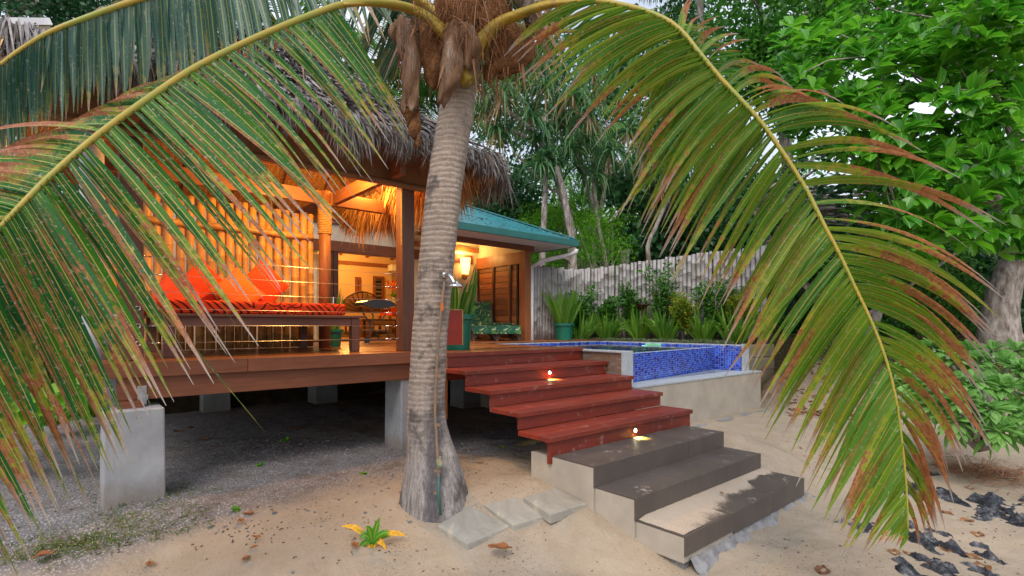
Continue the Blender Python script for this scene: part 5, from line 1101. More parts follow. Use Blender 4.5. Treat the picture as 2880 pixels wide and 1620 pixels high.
for (px,py,s_) in [(2068,1137,.1),(2213,1158,.1),(2012,1126,.08),(2100,1000,.1),(2060,1050,.08),(2200,1185,.07),(2430,1310,.14),(2460,1345,.14),(2520,1300,.14),(2380,1380,.14),(2440,1400,.14),(2350,1170,.12),(2400,1180,.12),(2330,1290,.12),(2300,1345,.13),(2485,1260,.12),(2550,1310,.12),(2250,1390,.13),(2470,1425,.15),(2290,1395,.12),(2380,1290,.12),(2440,1228,.12),(2350,1420,.12)]:
    dl_tone = random.random(); deadleaf(px,py,s_,'dry brown leaf lying on the sand or dark rock at the right','dry leaves on the beach sand at the right')
# sparse grass patches and weeds
cs_ = []
for _ in range(330):
    a = random.random(); px = 60+430*a+RNG.normal()*60; py = 1420-170*a+RNG.normal()*34; c = G(px,py,-1.15); c = G(px,py,float(tz(c[0],c[1]))); cs_ += [c+np.array([RNG.normal()*.03,RNG.normal()*.03,0]) for _ in range(6)]
cs_ = np.array(cs_); cs_[:,2] = tz(cs_[:,0],cs_[:,1]); D = rdir(len(cs_),.15,1)
o = put('grass', [blades(cs_,D,RNG.uniform(.03,.11,len(cs_)),.0055,.5,nseg=3,brown=RNG.uniform(.4,1.6,len(cs_)))], M['grass'], None, org=(0,0,0)); tag(o,'sparse straggling grass on the gravel edge at the lower left','grass',kind='stuff')
def weed(px,py,s_,lab,z=-1.1):
    c = G(px,py,z); 
    for _ in range(3): c = G(px,py,float(tz(c[0],c[1])))
    n=14; D = rdir(n,.2,.9); o = put('weed',[blades(np.repeat(c[None],n,0),D,s_*RNG.uniform(.6,1,n),s_*.35,.3,nseg=4,base=.3,peak=.5)],M['fern'],None,org=c); tag(o,lab,'weed',)
weed(655,1172,.07,'tiny green weed on the grey gravel left of the palm trunk'); weed(1028,1218,.05,'tiny green weed beside the second pier'); weed(914,1192,.06,'tiny green weed in gravel between the piers'); weed(1262,1127,.06,'tiny green weed on the gravel left of the red steps'); weed(1072,1323,.05,'small grass tuft left of the first paver'); weed(720,1110,.10,'leafy weed among dry leaves under the deck'); weed(590,1282,.07,'small weed at the gravel edge right of the front pier')
# specks of debris, small stones
m = MB()
for _ in range(1000):
    px, py = random.uniform(0,2576), random.uniform(1060,1449); c = G(px,py,-1.15); c = G(px,py,float(tz(c[0],c[1]))); 
    if 2.9<c[0]<5.3 and 1.7<c[1]<5.0: continue
    if vn(c[0],c[1],2.1,5) < -.1: continue
    a = random.random()*3.14; l = random.uniform(.003,.010); zz = float(tz(c[0],c[1]))+.003; m.bar((c[0]-l*math.cos(a),c[1]-l*math.sin(a),zz),(c[0]+l*math.cos(a),c[1]+l*math.sin(a),zz+.003),random.uniform(.003,.007),.003)
o = m.build('debris', M['darkwood'], None); tag(o,'fine dark leaf litter scattered over sand','litter',kind='stuff')
m = MB()
for _ in range(1500):
    px, py = 700+RNG.normal()*330, 1110+abs(RNG.normal())*70
    if not 430<px<1350 or py<1000: continue
    c = G(px,py,-1.08); r = random.uniform(.004,.014)*(1.6 if random.random()<.05 else 1); zz = float(tz(c[0],c[1])); h=[]
    for k in range(8):
        sx_,sy_,sz_ = (1 if k&1 else -1),(1 if k&2 else -1),(1 if k&4 else -.3); h.append((c[0]+sx_*r*random.uniform(.5,1),c[1]+sy_*r*random.uniform(.5,1),zz+sz_*r*random.uniform(.4,.7)))
    m.add(h,[(0,2,3,1),(4,5,7,6),(0,1,5,4),(1,3,7,5),(3,2,6,7),(2,0,4,6)])
o = m.build('gravel', plain('coral gravel',(.27,.26,.265),(.15,.145,.145),9,.9,.1), None); tag(o,'loose pale coral gravel under the deck','gravel',kind='stuff')
# coral rocks
def rock(cx, cy, rx, ry, ang, h, lab, seed):
    h = h*.85
    c = G(cx,cy,-1.3); c[2] = float(tz(c[0],c[1])); n=130; rs = np.random.default_rng(seed); V=[];F=[]
    sx_ = rx; sy_ = ry; xs = np.linspace(-1,1,n); ph = rs.uniform(0,6,12); fr = rs.uniform(2,15,12); an = rs.uniform(0,6.28,12)
    U,Vv = np.meshgrid(xs,xs); X = U*sx_; Y = Vv*sy_; f = sum(np.sin((X*np.cos(an[k])+Y*np.sin(an[k]))*fr[k]*3+ph[k])/(1+.07*fr[k]) for k in range(12))/3.2
    rg = sum((1-2*np.abs(np.sin((X*np.cos(an[k]+1)+Y*np.sin(an[k]+1))*fr[k]*2.2+ph[k]+1.3*np.sin(Y*9+k))))/(1+.35*k) for k in range(9))/2.2; env = 1-(U**2+Vv**2)*(1+.35*np.sin(np.arctan2(Vv,U)*3+ph[0])+.25*np.sin(np.arctan2(Vv,U)*7+ph[1])); H = h*(.45*np.clip(env,-1,1)+.45*f*np.clip(env+.35,0,1)+.6*rg*np.clip(env+.3,0,1)-.07)+rs.normal(size=U.shape)*h*.07
    wx = c[0]+X*math.cos(ang)-Y*math.sin(ang); wy = c[1]+X*math.sin(ang)+Y*math.cos(ang); Z = tz(wx,wy)+H; Z = np.where(env<.0, tz(wx,wy)-.05, Z)
    P3 = np.stack([wx.ravel(),wy.ravel(),Z.ravel()],1)-c; ii = np.arange((n-1)*n).reshape(n-1,n)[:,:-1].ravel()
    me = npmesh('coral_rock', P3, [np.stack([ii,ii+1,ii+1+n,ii+n],1)], M['rock'], smooth=False); o = link('coral_rock', me, None, tuple(map(float,c))); tag(o,lab,'rock','jagged dark coral rocks in the beach sand')
rock(2400,1235,.75,.30,-1.15,.10,'longest jagged dark coral rock lying in the sand under the pale shrub',1)
rock(2290,1175,.33,.12,-1.0,.07,'narrow dark coral rock nearest the pale green shrub',2)
rock(2290,1330,.55,.26,-1.3,.08,'pitted dark coral rock below the drooping frond tip',3)
rock(2420,1420,.42,.24,-1.2,.09,'dark coral rock with brown leaves at the bottom right',4)
rock(2540,1280,.35,.25,-1.0,.09,'dark coral rock at the right edge of the view',5)
# ---------------------------------------------------------------- garden bed and bamboo fence
m = MB(); V=[(5.2,7.6,-.03),(8.70,7.2,-.03),(8.70,4.35,-.03),(10.6,4.35,-.03),(11.2,9.5,-.03),(5.2,9.5,-.03)]
V = [(7.3,7.45,-.03),(8.66,7.20,-.03),(8.66,4.33,-.03),(10.3,4.33,-.03),(10.9,8.8,-.03),(7.3,8.8,-.03)]; m.add(V+[(x,y,-1.2) for x,y,_ in V],[(0,1,2,3,4,5),(0,6,7,1),(1,7,8,2),(2,8,9,3),(3,9,10,4),(4,10,11,5),(5,11,6,0)])
o = m.build('garden_bed', M['soil'], None); tag(o, kind='structure')
rw = thing('retaining_wall', 'low retaining wall of horizontal weathered sleepers right of the pool', 'wall', (9.4,4.3,-.6))
for k in range(5): m = MB(); m.box(8.66,4.24,-1.25+k*.24,10.3,4.33,-1.25+k*.24+.232); m.build('sleeper', M['sleeper'], rw, bevel=.008)
fn = thing('bamboo_fence', 'curving fence of weathered grey bamboo poles behind the pool garden', 'fence', (9.2,7.7,0))
ctl = smooth_path([(7.18,7.80,1.56),(7.9,7.83,1.54),(8.7,7.82,1.56),(9.5,7.55,1.66),(10.1,6.95,1.78),(10.32,6.1,1.84),(10.42,5.2,1.86),(10.5,4.5,1.86)], 400)
cl = np.concatenate([[0],np.cumsum(np.linalg.norm(np.diff(ctl[:,:2],axis=0),axis=1))]); s_ = .03; cnt = 0
while s_ < cl[-1] and cnt < 100:
    r = random.uniform(.032,.048); x = np.interp(s_+r,cl,ctl[:,0]); y = np.interp(s_+r,cl,ctl[:,1]); h = np.interp(s_,cl,ctl[:,2])+random.uniform(-.02,.02)
    zs=[-.03]; rd=[r]; z=random.uniform(.05,.3)
    while z < h-.05: zs += [z-.008,z,z+.008]; rd += [r,r*1.12,r]; z += random.uniform(.2,.34)
    zs.append(h); rd.append(r*.92); lx,ly = random.uniform(-.015,.015),random.uniform(-.01,.01)
    m = MB(); m.tube([(x+lx*z_/h+.006*math.sin(z_*3+cnt), y+ly*z_/h, z_) for z_ in zs], rd, 9); m.build('pole', M['bamboo_g'], fn, smooth=True); s_ += 2*r+random.uniform(.001,.012); cnt += 1
m = MB(); m.tube([(p[0]+.05,p[1]+.07,1.2) for p in ctl[::20]],.03,8); m.tube([(p[0]+.05,p[1]+.07,.4) for p in ctl[::20]],.03,8); m.build('rail', M['bamboo_g'], fn)
def clump(name, lab, cat, c, n, L, wd, spread, mat, droop=.2, r=.08, grp=None, parts=None, **kw):
    c = np.array(c,float); t = thing(name, lab, cat, c, group=grp); a = RNG.uniform(0,2*math.pi,n); rr = r*np.sqrt(RNG.random(n)); A = c+np.stack([rr*np.cos(a),rr*np.sin(a),0*a],1); sp = spread*RNG.uniform(.1,1,n)
    D = np.stack([np.cos(a)*sp,np.sin(a)*sp,np.ones(n)],1); put('leaves',[blades(A,D,L*RNG.uniform(.55,1,n),wd,droop*RNG.uniform(.2,1.6,n),nseg=7,brown=RNG.uniform(.9,2.5,n),**kw)],M[mat],t)
    return t
for i,(x,y,L,sp,lab) in enumerate([(8.35,7.45,.72,.8,'green strap leaved clump just right of the potted strap plant'),(9.05,7.30,.80,.7,'tall strap leaved clump in the middle of the fence bed'),(9.5,6.75,.85,.7,'broad strap leaved clump third along the fence bed'),(9.35,6.0,.8,.75,'strap leaved clump behind the skimmer of the pool'),(9.6,5.3,.85,.8,'strap leaved clump half hidden behind the right frond'),(9.7,4.7,.8,.8,'strap leaved clump at the far right end of the bed')]):
    clump('strap_plant', lab, 'plant', (x,y,-.03), 70, L*1.3, .065, sp, 'strap', .3, .16, 'strap leaved clumps in the pool garden bed')
def shrubby(name, lab, cat, c, h, rad, n, L, wd, mat, kind='quad', stems=6, grp=None, flowers=0, zlo=.25):
    c = np.array(c,float); t = thing(name,lab,cat,c,group=grp); m = MB(); tips=[]
    for k in range(stems):
        a = random.uniform(0,6.28); rr = rad*random.uniform(.2,.9); e = c+[rr*math.cos(a),rr*math.sin(a),h*random.uniform(.6,1)]; mid = c+[rr*.4*math.cos(a),rr*.4*math.sin(a),h*.5]; m.tube(smooth_path([c,mid,e],6),[.012,.010,.008,.006,.005,.004],6); tips.append((c,mid,e))
    m.build('stems', M['bark'], t, smooth=True); A=[];D=[]
    for _ in range(n):
        p = random.choice(tips); u = random.uniform(zlo,1); q = (1-u)**2*p[0]+2*u*(1-u)*p[1]+u*u*p[2]; d = rdir(1,-.3,.8)[0]; A.append(q+d*random.uniform(0,rad*.35)); D.append(d)
    put('leaves',[leafcards(A,D,L*RNG.uniform(.7,1.2,n),wd,kind)],M[mat],t)
    if flowers:
        pt = [random.choice(tips)[2]+RNG.normal(size=3)*rad*.3-np.array([0,0,random.uniform(0,h*.5)]) for _ in range(flowers)]; dd = norm(RNG.normal(size=(flowers,3))+[0,0,-1]); tag(put('flower',[leafcards(pt,dd,.10,.04,'ovate')],M['croton'],t), kind='stuff')
    return t
for i,(x,y,h,rad,mt,fl,lab) in enumerate([(8.55,7.62,1.0,.32,'smalleaf',0,'dark leafy shrub against the fence behind the first strap clump'),(9.25,7.5,.85,.25,'smalleaf',0,'small leafy shrub against the bamboo in the middle of the bed'),(9.75,7.1,1.1,.25,'smalleaf',3,'upright thin stemmed shrub by the bend of the fence'),(9.75,6.35,1.35,.38,'smalleaf',12,'tall shrub with hanging yellow trumpet flowers before the fence'),(9.55,5.75,.9,.3,'croton',8,'yellow green mottled shrub beside the flowering one'),(9.9,5.2,1.2,.38,'smalleaf',8,'leafy shrub behind the right frond near the end of the fence'),(9.95,4.7,1.0,.3,'croton',6,'yellowish shrub at the right end of the pool bed')]):
    shrubby('garden_shrub', lab, 'shrub', (x,y,-.03), h*1.15, rad*1.25, 1300, .10, .038, mt, 'ovate', 10, 'shrubs in the pool garden bed', fl)
clump('dracaena','dark red leaved plant against the fence above the strap clumps','plant',(9.75,6.9,.65),40,.35,.035,1.3,'cord',.3)
m = MB(); m.tube([(9.75,6.9,-.03),(9.75,6.9,.66)],.015,7); o = m.build('stem', M['bark'], [o for o in bpy.data.objects if o.name.startswith('dracaena')][0])
n = 2600; s = RNG.random(n); pts = interp([(0,(7.95,7.36)),(.22,(8.75,7.30)),(.3,(8.86,7.0)),(1,(8.88,4.45))], s); pts += RNG.normal(size=(n,2))*np.array([.10,.06]); pts[:,0] = np.where(pts[:,1]<7.1, np.maximum(pts[:,0],8.72), pts[:,0]); A = np.stack([pts[:,0],pts[:,1],np.full(n,-.03)],1); cx_ = np.round(A*6)/6
D = norm((A-cx_)*np.array([1,1,0])*6+RNG.normal(size=(n,3))*.4+[0,0,1.0])
o = put('border_grass',[blades(A,D,RNG.uniform(.10,.24,n),.009,.6,nseg=5)],M['lirio'],None,org=(8.8,6,0)); tag(o,'variegated low grass edging the pool garden','grass',kind='stuff')
# ---------------------------------------------------------------- trees
def limbs(m, base, tips, r0, r1, wob=.3, seg=9):
    for e in tips:
        e = np.array(e); b = np.array(base); mid = (b+e)/2+RNG.normal(size=3)*wob*.35+np.array([0,0,wob*.3]); m.tube(smooth_path([b,mid,e],seg), list(np.linspace(r0,r1,seg)), 8)
def rosettes(cs, axis, per, L, wd, kind='ovate', lift=.35, droop=0):
    n = len(cs)*per; C = np.repeat(cs,per,0); ax = np.repeat(norm(axis),per,0); d = rdir(n); d -= ax*np.sum(d*ax,1,keepdims=True); d = norm(d); k = np.tile(np.linspace(0,1,per),len(cs)); D = norm(d+ax*(lift*(.2+1.6*k))[:,None]); rn = np.repeat(RNG.random(len(cs)),per)*.6+RNG.random(n)*.4
    V,F,A = leafcards(C+D*.01, D, L*RNG.uniform(.65,1.1,n), wd*RNG.uniform(.8,1.1,n), kind, rnd=rn, tilt=.25)
    return V,F,A
def inview(px0,py0,px1,py1,n,d0,d1): 
    px = RNG.uniform(px0,px1,n); py = RNG.uniform(py0,py1,n); d = RNG.uniform(d0,d1,n); return np.array([P(a,b,c) for a,b,c in zip(px,py,d)])
# sea almond style tree with large glossy leaves (right)
def almond(lab, base_px, tips_boxes, trunk, per=9, L=.28, wd=.145, n=0, mat='almond'):
    b = np.array(base_px); t = thing('broadleaf_tree', lab, 'tree', b)
    m = MB(); m.tube(smooth_path(trunk['pts'],20), list(np.interp(np.linspace(0,1,20),np.linspace(0,1,len(trunk['r'])),trunk['r'])), 16); m.build('trunk', M['bark'], t, smooth=True)
    cs = np.concatenate([inview(*bx) for bx in tips_boxes]); 
    top = np.array(trunk['pts'][-1]); m = MB(); idx = RNG.choice(len(cs), min(26,len(cs)), replace=False); limbs(m, top, cs[idx], .06, .012, .5); 
    for c in cs[RNG.choice(len(cs),min(90,len(cs)),replace=False)]:
        near = cs[idx][np.argmin(np.linalg.norm(cs[idx]-c,axis=1))]; 
        if np.linalg.norm(near-c) > .05: m.tube([near,(near+c)/2+RNG.normal(size=3)*.05,c],[.014,.010,.006],5)
    m.build('branches', M['bark'], t, smooth=True)
    cen = cs.mean(0); ax = norm((cs-cen)*.25+np.array([-FX,-FY,.0])*.45+np.array([0,0,.9])+RNG.normal(size=cs.shape)*.35)
    put('crown', [rosettes(cs,ax,per,L,wd)], M[mat], t); return t
g1 = P(2512,862,10.5); g1[2] = float(tz(g1[0],g1[1]))-.1
t1 = [g1, P(2515,790,10.5), P(2535,700,10.4), P(2570,640,10.2), P(2620,560,9.6)]
almond('large leaning tree with pale trunk and big glossy leaves at the right', g1, [(1960,60,2600,250,170,7.0,9.0),(2100,230,2600,420,150,6.6,8.6),(2250,400,2620,640,110,6.4,8.0),(2400,-60,2620,120,60,6.8,8.5),(2250,60,2620,260,70,9,11),(2100,-60,2500,80,60,9.5,11.5),(2000,150,2250,420,60,8.6,10.0),(2150,420,2400,600,50,8.2,9.6)], dict(pts=t1, r=[.42,.30,.26,.24,.20]))
m = MB(); m.tube(smooth_path([g1+[.1,-.05,.05],P(2555,850,10.3),P(2600,862,10.1)],8),[.2,.17,.14,.12,.10,.09,.08,.07],10); m.build('root', M['bark'], [o for o in bpy.data.objects if o.name=='broadleaf_tree'][0], smooth=True)
# second darker tree of the same kind behind
g2 = P(2165,870,12.5); g2[2] = float(tz(g2[0],g2[1]))-.1
almond('darker broad leaved tree behind the drooping right frond', g2, [(1980,380,2580,620,240,10.5,13),(1900,560,2576,720,150,10.5,13.5)], dict(pts=[g2,P(2150,820,12.5),P(2060,740,12.6),P(1950,640,12.8),P(1900,520,13)], r=[.20,.17,.14,.12,.09]), mat='darkleaf', L=.24, wd=.12)
# crooked pale trunks seen through the frond
for i,(pts,r,lab) in enumerate([([(2160,925),(2185,860),(2210,780),(2230,700)],.12,'pale mottled trunk standing on the lawn behind the frond'),([(2095,820),(2060,770),(2010,700)],.07,'leaning grey trunk left of the mottled one'),([(2170,800),(2330,690),(2470,590)],.045,'long thin branch slanting up to the right behind the frond')]):
    w3 = [P(x,y,10.2+.3*i) for x,y in pts]; z0 = float(tz(w3[0][0],w3[0][1])); w3 = [np.array([w3[0][0],w3[0][1],z0-.1])]+w3 if i<2 else w3
    t = thing('slender_tree', lab, 'tree', w3[0]); m = MB(); m.tube(smooth_path(w3,14), list(np.linspace(r,r*.6,14)), 10); m.build('trunk', M['bark'], t, smooth=True)
# small leaved tree, top centre right
def cloudtree(name, lab, base, trunkpts, r, boxes, per, L, wd, mat, clump_r=.5, kind='quad', grp=None, nl=20):
    t = thing(name, lab, 'tree', base, group=grp); m = MB(); m.tube(smooth_path(trunkpts,14), list(np.linspace(r,r*.45,14)), 10); m.build('trunk', M['bark'], t, smooth=True)
    cs = np.concatenate([inview(*b) for b in boxes]); m = MB(); top = np.array(trunkpts[-1]); idx = RNG.choice(len(cs),min(nl,len(cs)),replace=False); limbs(m, top, cs[idx], r*.4, .012, .5); m.build('branches', M['bark'], t, smooth=True)
    n = len(cs)*per; C = np.repeat(cs,per,0)+RNG.normal(size=(n,3))*clump_r*np.array([.5,.5,.3]); rn = np.repeat(RNG.random(len(cs)),per)*.65+RNG.random(n)*.35
    D = norm(rdir(n)+np.array([0,0,-.2])); put('crown',[leafcards(C,D,L*RNG.uniform(.6,1.2,n),wd,kind,rnd=rn,tilt=.6)],M[mat],t); return t
b = P(2000,800,15); b[2] = float(tz(b[0],b[1]))
cloudtree('small_leaved_tree','tall small leaved tree at the top centre right against the sky', b, [b,P(1990,500,15),P(1960,250,15),P(1930,120,15)], .22, [(1800,-40,2150,150,60,13,16),(1840,100,2010,260,34,13,16),(2100,-60,2450,100,50,14,17),(1960,150,2120,300,22,13.5,16)], 110, .17, .10, 'smalleaf', .6, nl=30, kind='quad')
b = P(1500,800,20); b[2] = float(tz(b[0],b[1]))
cloudtree('small_leaved_tree','tall dark tree filling the gap behind the pandanus heads', b, [b,P(1500,500,20),P(1490,260,20)], .22, [(1190,110,1780,360,95,18,21),(1560,20,1800,200,22,18,21)], 120, .22, .12, 'vine', .9, nl=20)
# pandanus
def pandanus(lab, base, stems, heads, L, dep, per=46, wd=.05, grp='drooping pandanus trees behind the pavilion'):
    base = np.array(base); t = thing('pandanus_tree', lab, 'tree', base, group=grp); m = MB()
    for pts, r in stems: 
        if isinstance(r,tuple): r0,r1=r
        else: r0,r1=r,r*.7
        m.tube(smooth_path(pts,12), list(np.linspace(r0,r1,12)), 9)
    m.build('trunk', M['bark'], t, smooth=True); parts=[]
    for c in heads:
        n = per; D = rdir(n,-.35,1); D[:,2] = D[:,2]*.8+.1; A = np.repeat(c[None],n,0)+D*.06; parts.append(blades(A,D,L*RNG.uniform(.7,1.1,n),wd,RNG.uniform(.5,1.15,n),nseg=6,fold=.5,base=.8,peak=.3,brown=RNG.uniform(.6,2.2,n)))
        n = 14; D = rdir(n,-1,-.5); parts.append(blades(np.repeat(c[None],n,0),D,L*.8,wd,.3,nseg=4,brown=np.full(n,0.0)))
    put('crown', parts, M['pandan'], t)
g = P(1430,700,12.5); g[2]=float(tz(g[0],g[1]))
pandanus('big drooping pandanus with forked branches just right of the palm trunk', g, [([g,P(1440,600,12.5),P(1410,480,12.4),P(1385,380,12.3),P(1370,290,12.3)],.11),([P(1395,420,12.4),P(1340,330,12.2),P(1270,275,12)],.07),([P(1395,430,12.4),P(1330,350,12.5),P(1230,310,12.6)],.06),([P(1400,455,12.4),P(1390,480,12.4),P(1290,380,12.3)],.04),([P(1400,440,12.4),P(1450,330,12.2),P(1480,250,12)],.06)],
   [P(1370,220,12.3),P(1265,240,12),P(1225,280,12.6),P(1300,200,12.4),P(1440,240,12.2),P(1480,290,12),P(1330,290,12.8),P(1400,300,12.6),P(1250,330,12.4),P(1490,180,12.6),P(1340,160,12.6),P(1210,215,12.4)], .95, 12)
g = P(1610,720,13.5); g[2]=float(tz(g[0],g[1]))
pandanus('pandanus with tall bare stems behind the middle of the fence', g, [([g,P(1515,655,13.5),P(1505,560,13.5),P(1480,480,13.4),P(1450,380,13.3)],.085),([P(1505,560,13.5),P(1520,480,13.5),P(1530,400,13.5)],.06)], [P(1455,360,13.3),P(1530,380,13.5),P(1580,330,13.6),P(1500,420,13.8),P(1620,400,13.5),P(1660,460,13.4)], .95, 13)
g = P(1370,700,13); g[2]=float(tz(g[0],g[1]))
for i,(pts,r,lab) in enumerate([([(1448,700),(1443,640),(1430,560),(1418,483),(1400,420)],.085,'tall pale slender trunk nearest the teal roof corner'),([(1357,560),(1370,520),(1372,483),(1375,380)],.08,'slender trunk rising above the teal roof'),([(1700,700),(1630,650),(1655,560),(1690,480),(1720,400)],.06,'thin trunk leaning right behind the fence'),([(1555,690),(1520,640),(1505,560),(1490,430)],.06,'slender grey trunk behind the middle of the bamboo fence')]):
    w3 = [P(x,y,11.8+.3*i) for x,y in pts]; w3[0][2] = min(w3[0][2],float(tz(w3[0][0],w3[0][1])))
    t = thing('slender_tree', lab, 'tree', w3[0]); m = MB(); m.tube(smooth_path(w3,14), list(np.linspace(r,r*.7,14)), 10)
    if i==0: m.tube(smooth_path([P(1446,690-20,11.8),P(1432,655,11.8),P(1418,645,11.8)],6),.05,8)
    m.build('trunk', M['bark'], t, smooth=True)
    cs = inview(pts[-1][0]-60,pts[-1][1]-110,pts[-1][0]+60,pts[-1][1]+20,5,11.6,12.8); n = 40*5; D = rdir(n,-.3,1); put('crown',[blades(np.repeat(cs,40,0),D,.8,.05,RNG.uniform(.4,1,n),nseg=5)],M['pandan'],t)
s0 = P(1565,700,13.3); s0[2] = 0; t = thing('tree_stump','short cut stump standing just behind the bamboo fence','stump',s0); m = MB(); m.tube([s0,P(1572,690,13.3),P(1570,640,13.3),P(1566,632,13.3)],[.13,.12,.13,.15],12); m.tube([P(1570,650,13.3),P(1584,628,13.3)],[.06,.05],8); m.build('trunk', M['bark'], t, smooth=True)
# background coconut palms
def bgpalm(lab, px, py, d, n=12, L=2.6, grp='coconut palms beyond the roofs', hpx=900, lean=0, wd=.05, maxa=None):
    c = P(px,py,d); b = c.copy(); b[0]+=lean; b[2] = float(tz(b[0],b[1])); t = thing('background_palm', lab, 'palm tree', b, group=grp); m = MB(); m.tube(smooth_path([b,(b+c)/2+[.15,0,0],c],12), list(np.linspace(.16,.10,12)), 10); m.build('trunk', M['bark'], t, smooth=True)
    for k in range(n):
        a = 2*math.pi*k/n+random.uniform(-.2,.2); el = random.uniform(.0,1.1); d0 = np.array([math.cos(a)*math.cos(el),math.sin(a)*math.cos(el),math.sin(el)]); ll = L*random.uniform(.8,1.1)
        path = np.array([c+d0*ll*u+np.array([0,0,-1.])*ll*.55*u*u for u in np.linspace(0,1,14)]); m = MB(); m.tube(path, list(np.linspace(.022,.004,14)), 6); fo = m.build('frond', M['rachis'], t)
        N = 44; s = np.linspace(.12,1,N); A = np.stack([np.interp(s,np.linspace(0,1,14),path[:,i]) for i in range(3)],1); T = norm(np.gradient(A,axis=0)); S = norm(np.cross(T,[0,0,1.])); parts=[]
        for sg in (-1,1):
            D = norm(S*sg+T*.55+np.array([0,0,-.35])+RNG.normal(size=(N,3))*.08); lf = .75*np.sin(np.pi*np.clip(s,.05,.97))**.5*(L/2.6); parts.append(blades(A,D,lf,wd,.45,nseg=4,fold=.3))
        put('leaflets', parts, M['palm_bg'], fo)
bgpalm('background palm with bright green fronds above the thatch left of the trunk', 905,150,16,16,3.8)
bgpalm('background palm low behind the thatch beside the trunk', 1050,255,17,12,3.2)
bgpalm('background palm peeping over the ridge at the upper left', 700,60,18,12,3.4)
bgpalm('background palm high behind the small leaved tree', 1760,-60,17,14,2.8)
bgpalm('background palm behind the pandanus, mostly hidden', 1620,330,16,12,2.6)
bgpalm('background palm low behind the bamboo fence', 1420,540,17,10,1.9)
# bright ferny shrubs and dark understorey behind the fence
def bush(name, lab, box, d, n, L, wd, mat, kind='quad', cr=.4, grp=None, per=110):
    cs = inview(*box, max(3,n//per), d[0], d[1]); c = cs.mean(0); g0 = np.array([c[0],c[1],float(tz(c[0],c[1]))]); t = thing(name, lab, 'shrub', g0, group=grp); m = MB(); limbs(m, g0, cs[:10], .04, .01, .3); m.build('stems', M['bark'], t, smooth=True)
    N = len(cs)*per; C = np.repeat(cs,per,0)+RNG.normal(size=(N,3))*cr*np.array([.5,.5,.35]); rn = np.repeat(RNG.random(len(cs)),per)*.6+RNG.random(N)*.4; D = norm(rdir(N)+[0,0,.1]); put('leaves',[leafcards(C,D,L*RNG.uniform(.6,1.2,N),wd,kind,rnd=rn,tilt=.6)],M[mat],t); return t
bush('feathery_shrub','bright feathery green shrub right above the teal roof corner',(1450,540,1570,660),(12,13.5),5200,.09,.02,'fern')
bush('feathery_shrub','bright feathery green shrub left of the slender trunks',(1290,520,1420,680),(13,14.5),5200,.10,.02,'fern')
bush('feathery_shrub','bright feathery shrub low between the two leaning trunks',(1380,440,1500,560),(14,15.5),4000,.10,.025,'fern')
bush('vine_shrub','dull bluish green creeper covered shrub behind the fence middle',(1530,400,1720,650),(14,16),5200,.20,.15,'vine',cr=.7)
bush('vine_shrub','dark creeper shrub behind the right half of the fence',(1700,450,1960,700),(13.5,16),6500,.18,.13,'darkleaf',cr=.8)
bush('vine_shrub','dark leafy shrub directly behind the teal roof',(1170,430,1340,600),(14,16),5000,.16,.11,'darkleaf',cr=.7)
bush('understorey_shrub','dark shrub in shade behind the lawn at the right',(1980,700,2200,850),(12.5,14.5),5200,.12,.07,'darkleaf',cr=.6)
bush('understorey_shrub','dark green shrub left of the pale leaning trunk',(2200,640,2480,840),(12,14.5),8000,.12,.07,'smalleaf',cr=.7)
bush('understorey_shrub','dark green shrub right of the pale leaning trunk',(2530,620,2700,860),(11.5,13.5),4500,.12,.07,'darkleaf',cr=.6)
# far woodland mass and hillside
xs = np.linspace(-30,60,50); hv=[]
def hill():
    V=[];F=[];n=60;mm=10
    for i in range(n+1):
        a = YAW+R(62)-R(124)*i/n; 
        for j in range(mm+1):
            r = 23+j*1.3; h = -1.5+ (j/mm)**.8*(9.5+1.5*math.sin(i*.5)+1.0*math.sin(i*1.3)); V.append((math.cos(a)*r, math.sin(a)*r, h))
    for i in range(n):
        for j in range(mm): a=i*(mm+1)+j; F.append((a,a+1,a+mm+2,a+mm+1))
    s = NT('wooded slope'); c = s.mix(s.rng(s.noise(s.coord(),1.5,6,.7),.35,.65),(.006,.02,.008),(.02,.05,.015)); s.fin(c,.95,s.bump(s.noise(s.coord(),3,6,.7),1,.3),.1); o = MB().add(V,F).build('wooded_hillside', s.m, None, smooth=True); tag(o, kind='structure')
hill()
N = 260; a = YAW+R(60)-R(120)*RNG.random(N); j = RNG.random(N); r = 19.5+j*13; h = -1+(j**.8)*10.5+RNG.normal(size=N)*.5; cs = np.stack([np.cos(a)*r,np.sin(a)*r,h],1); per=190; n=N*per
C = np.repeat(cs,per,0)+RNG.normal(size=(n,3))*np.array([1.0,1.0,.6]); rn = np.repeat(RNG.random(N),per)*.7+RNG.random(n)*.3
o = put('woodland',[leafcards(C,rdir(n),.34*RNG.uniform(.6,1.2,n),.18,'quad',rnd=rn,tilt=.7)],M['smalleaf'],None,org=(0,0,0)); tag(o,'dense mixed woodland rising behind the garden','woodland',kind='stuff')
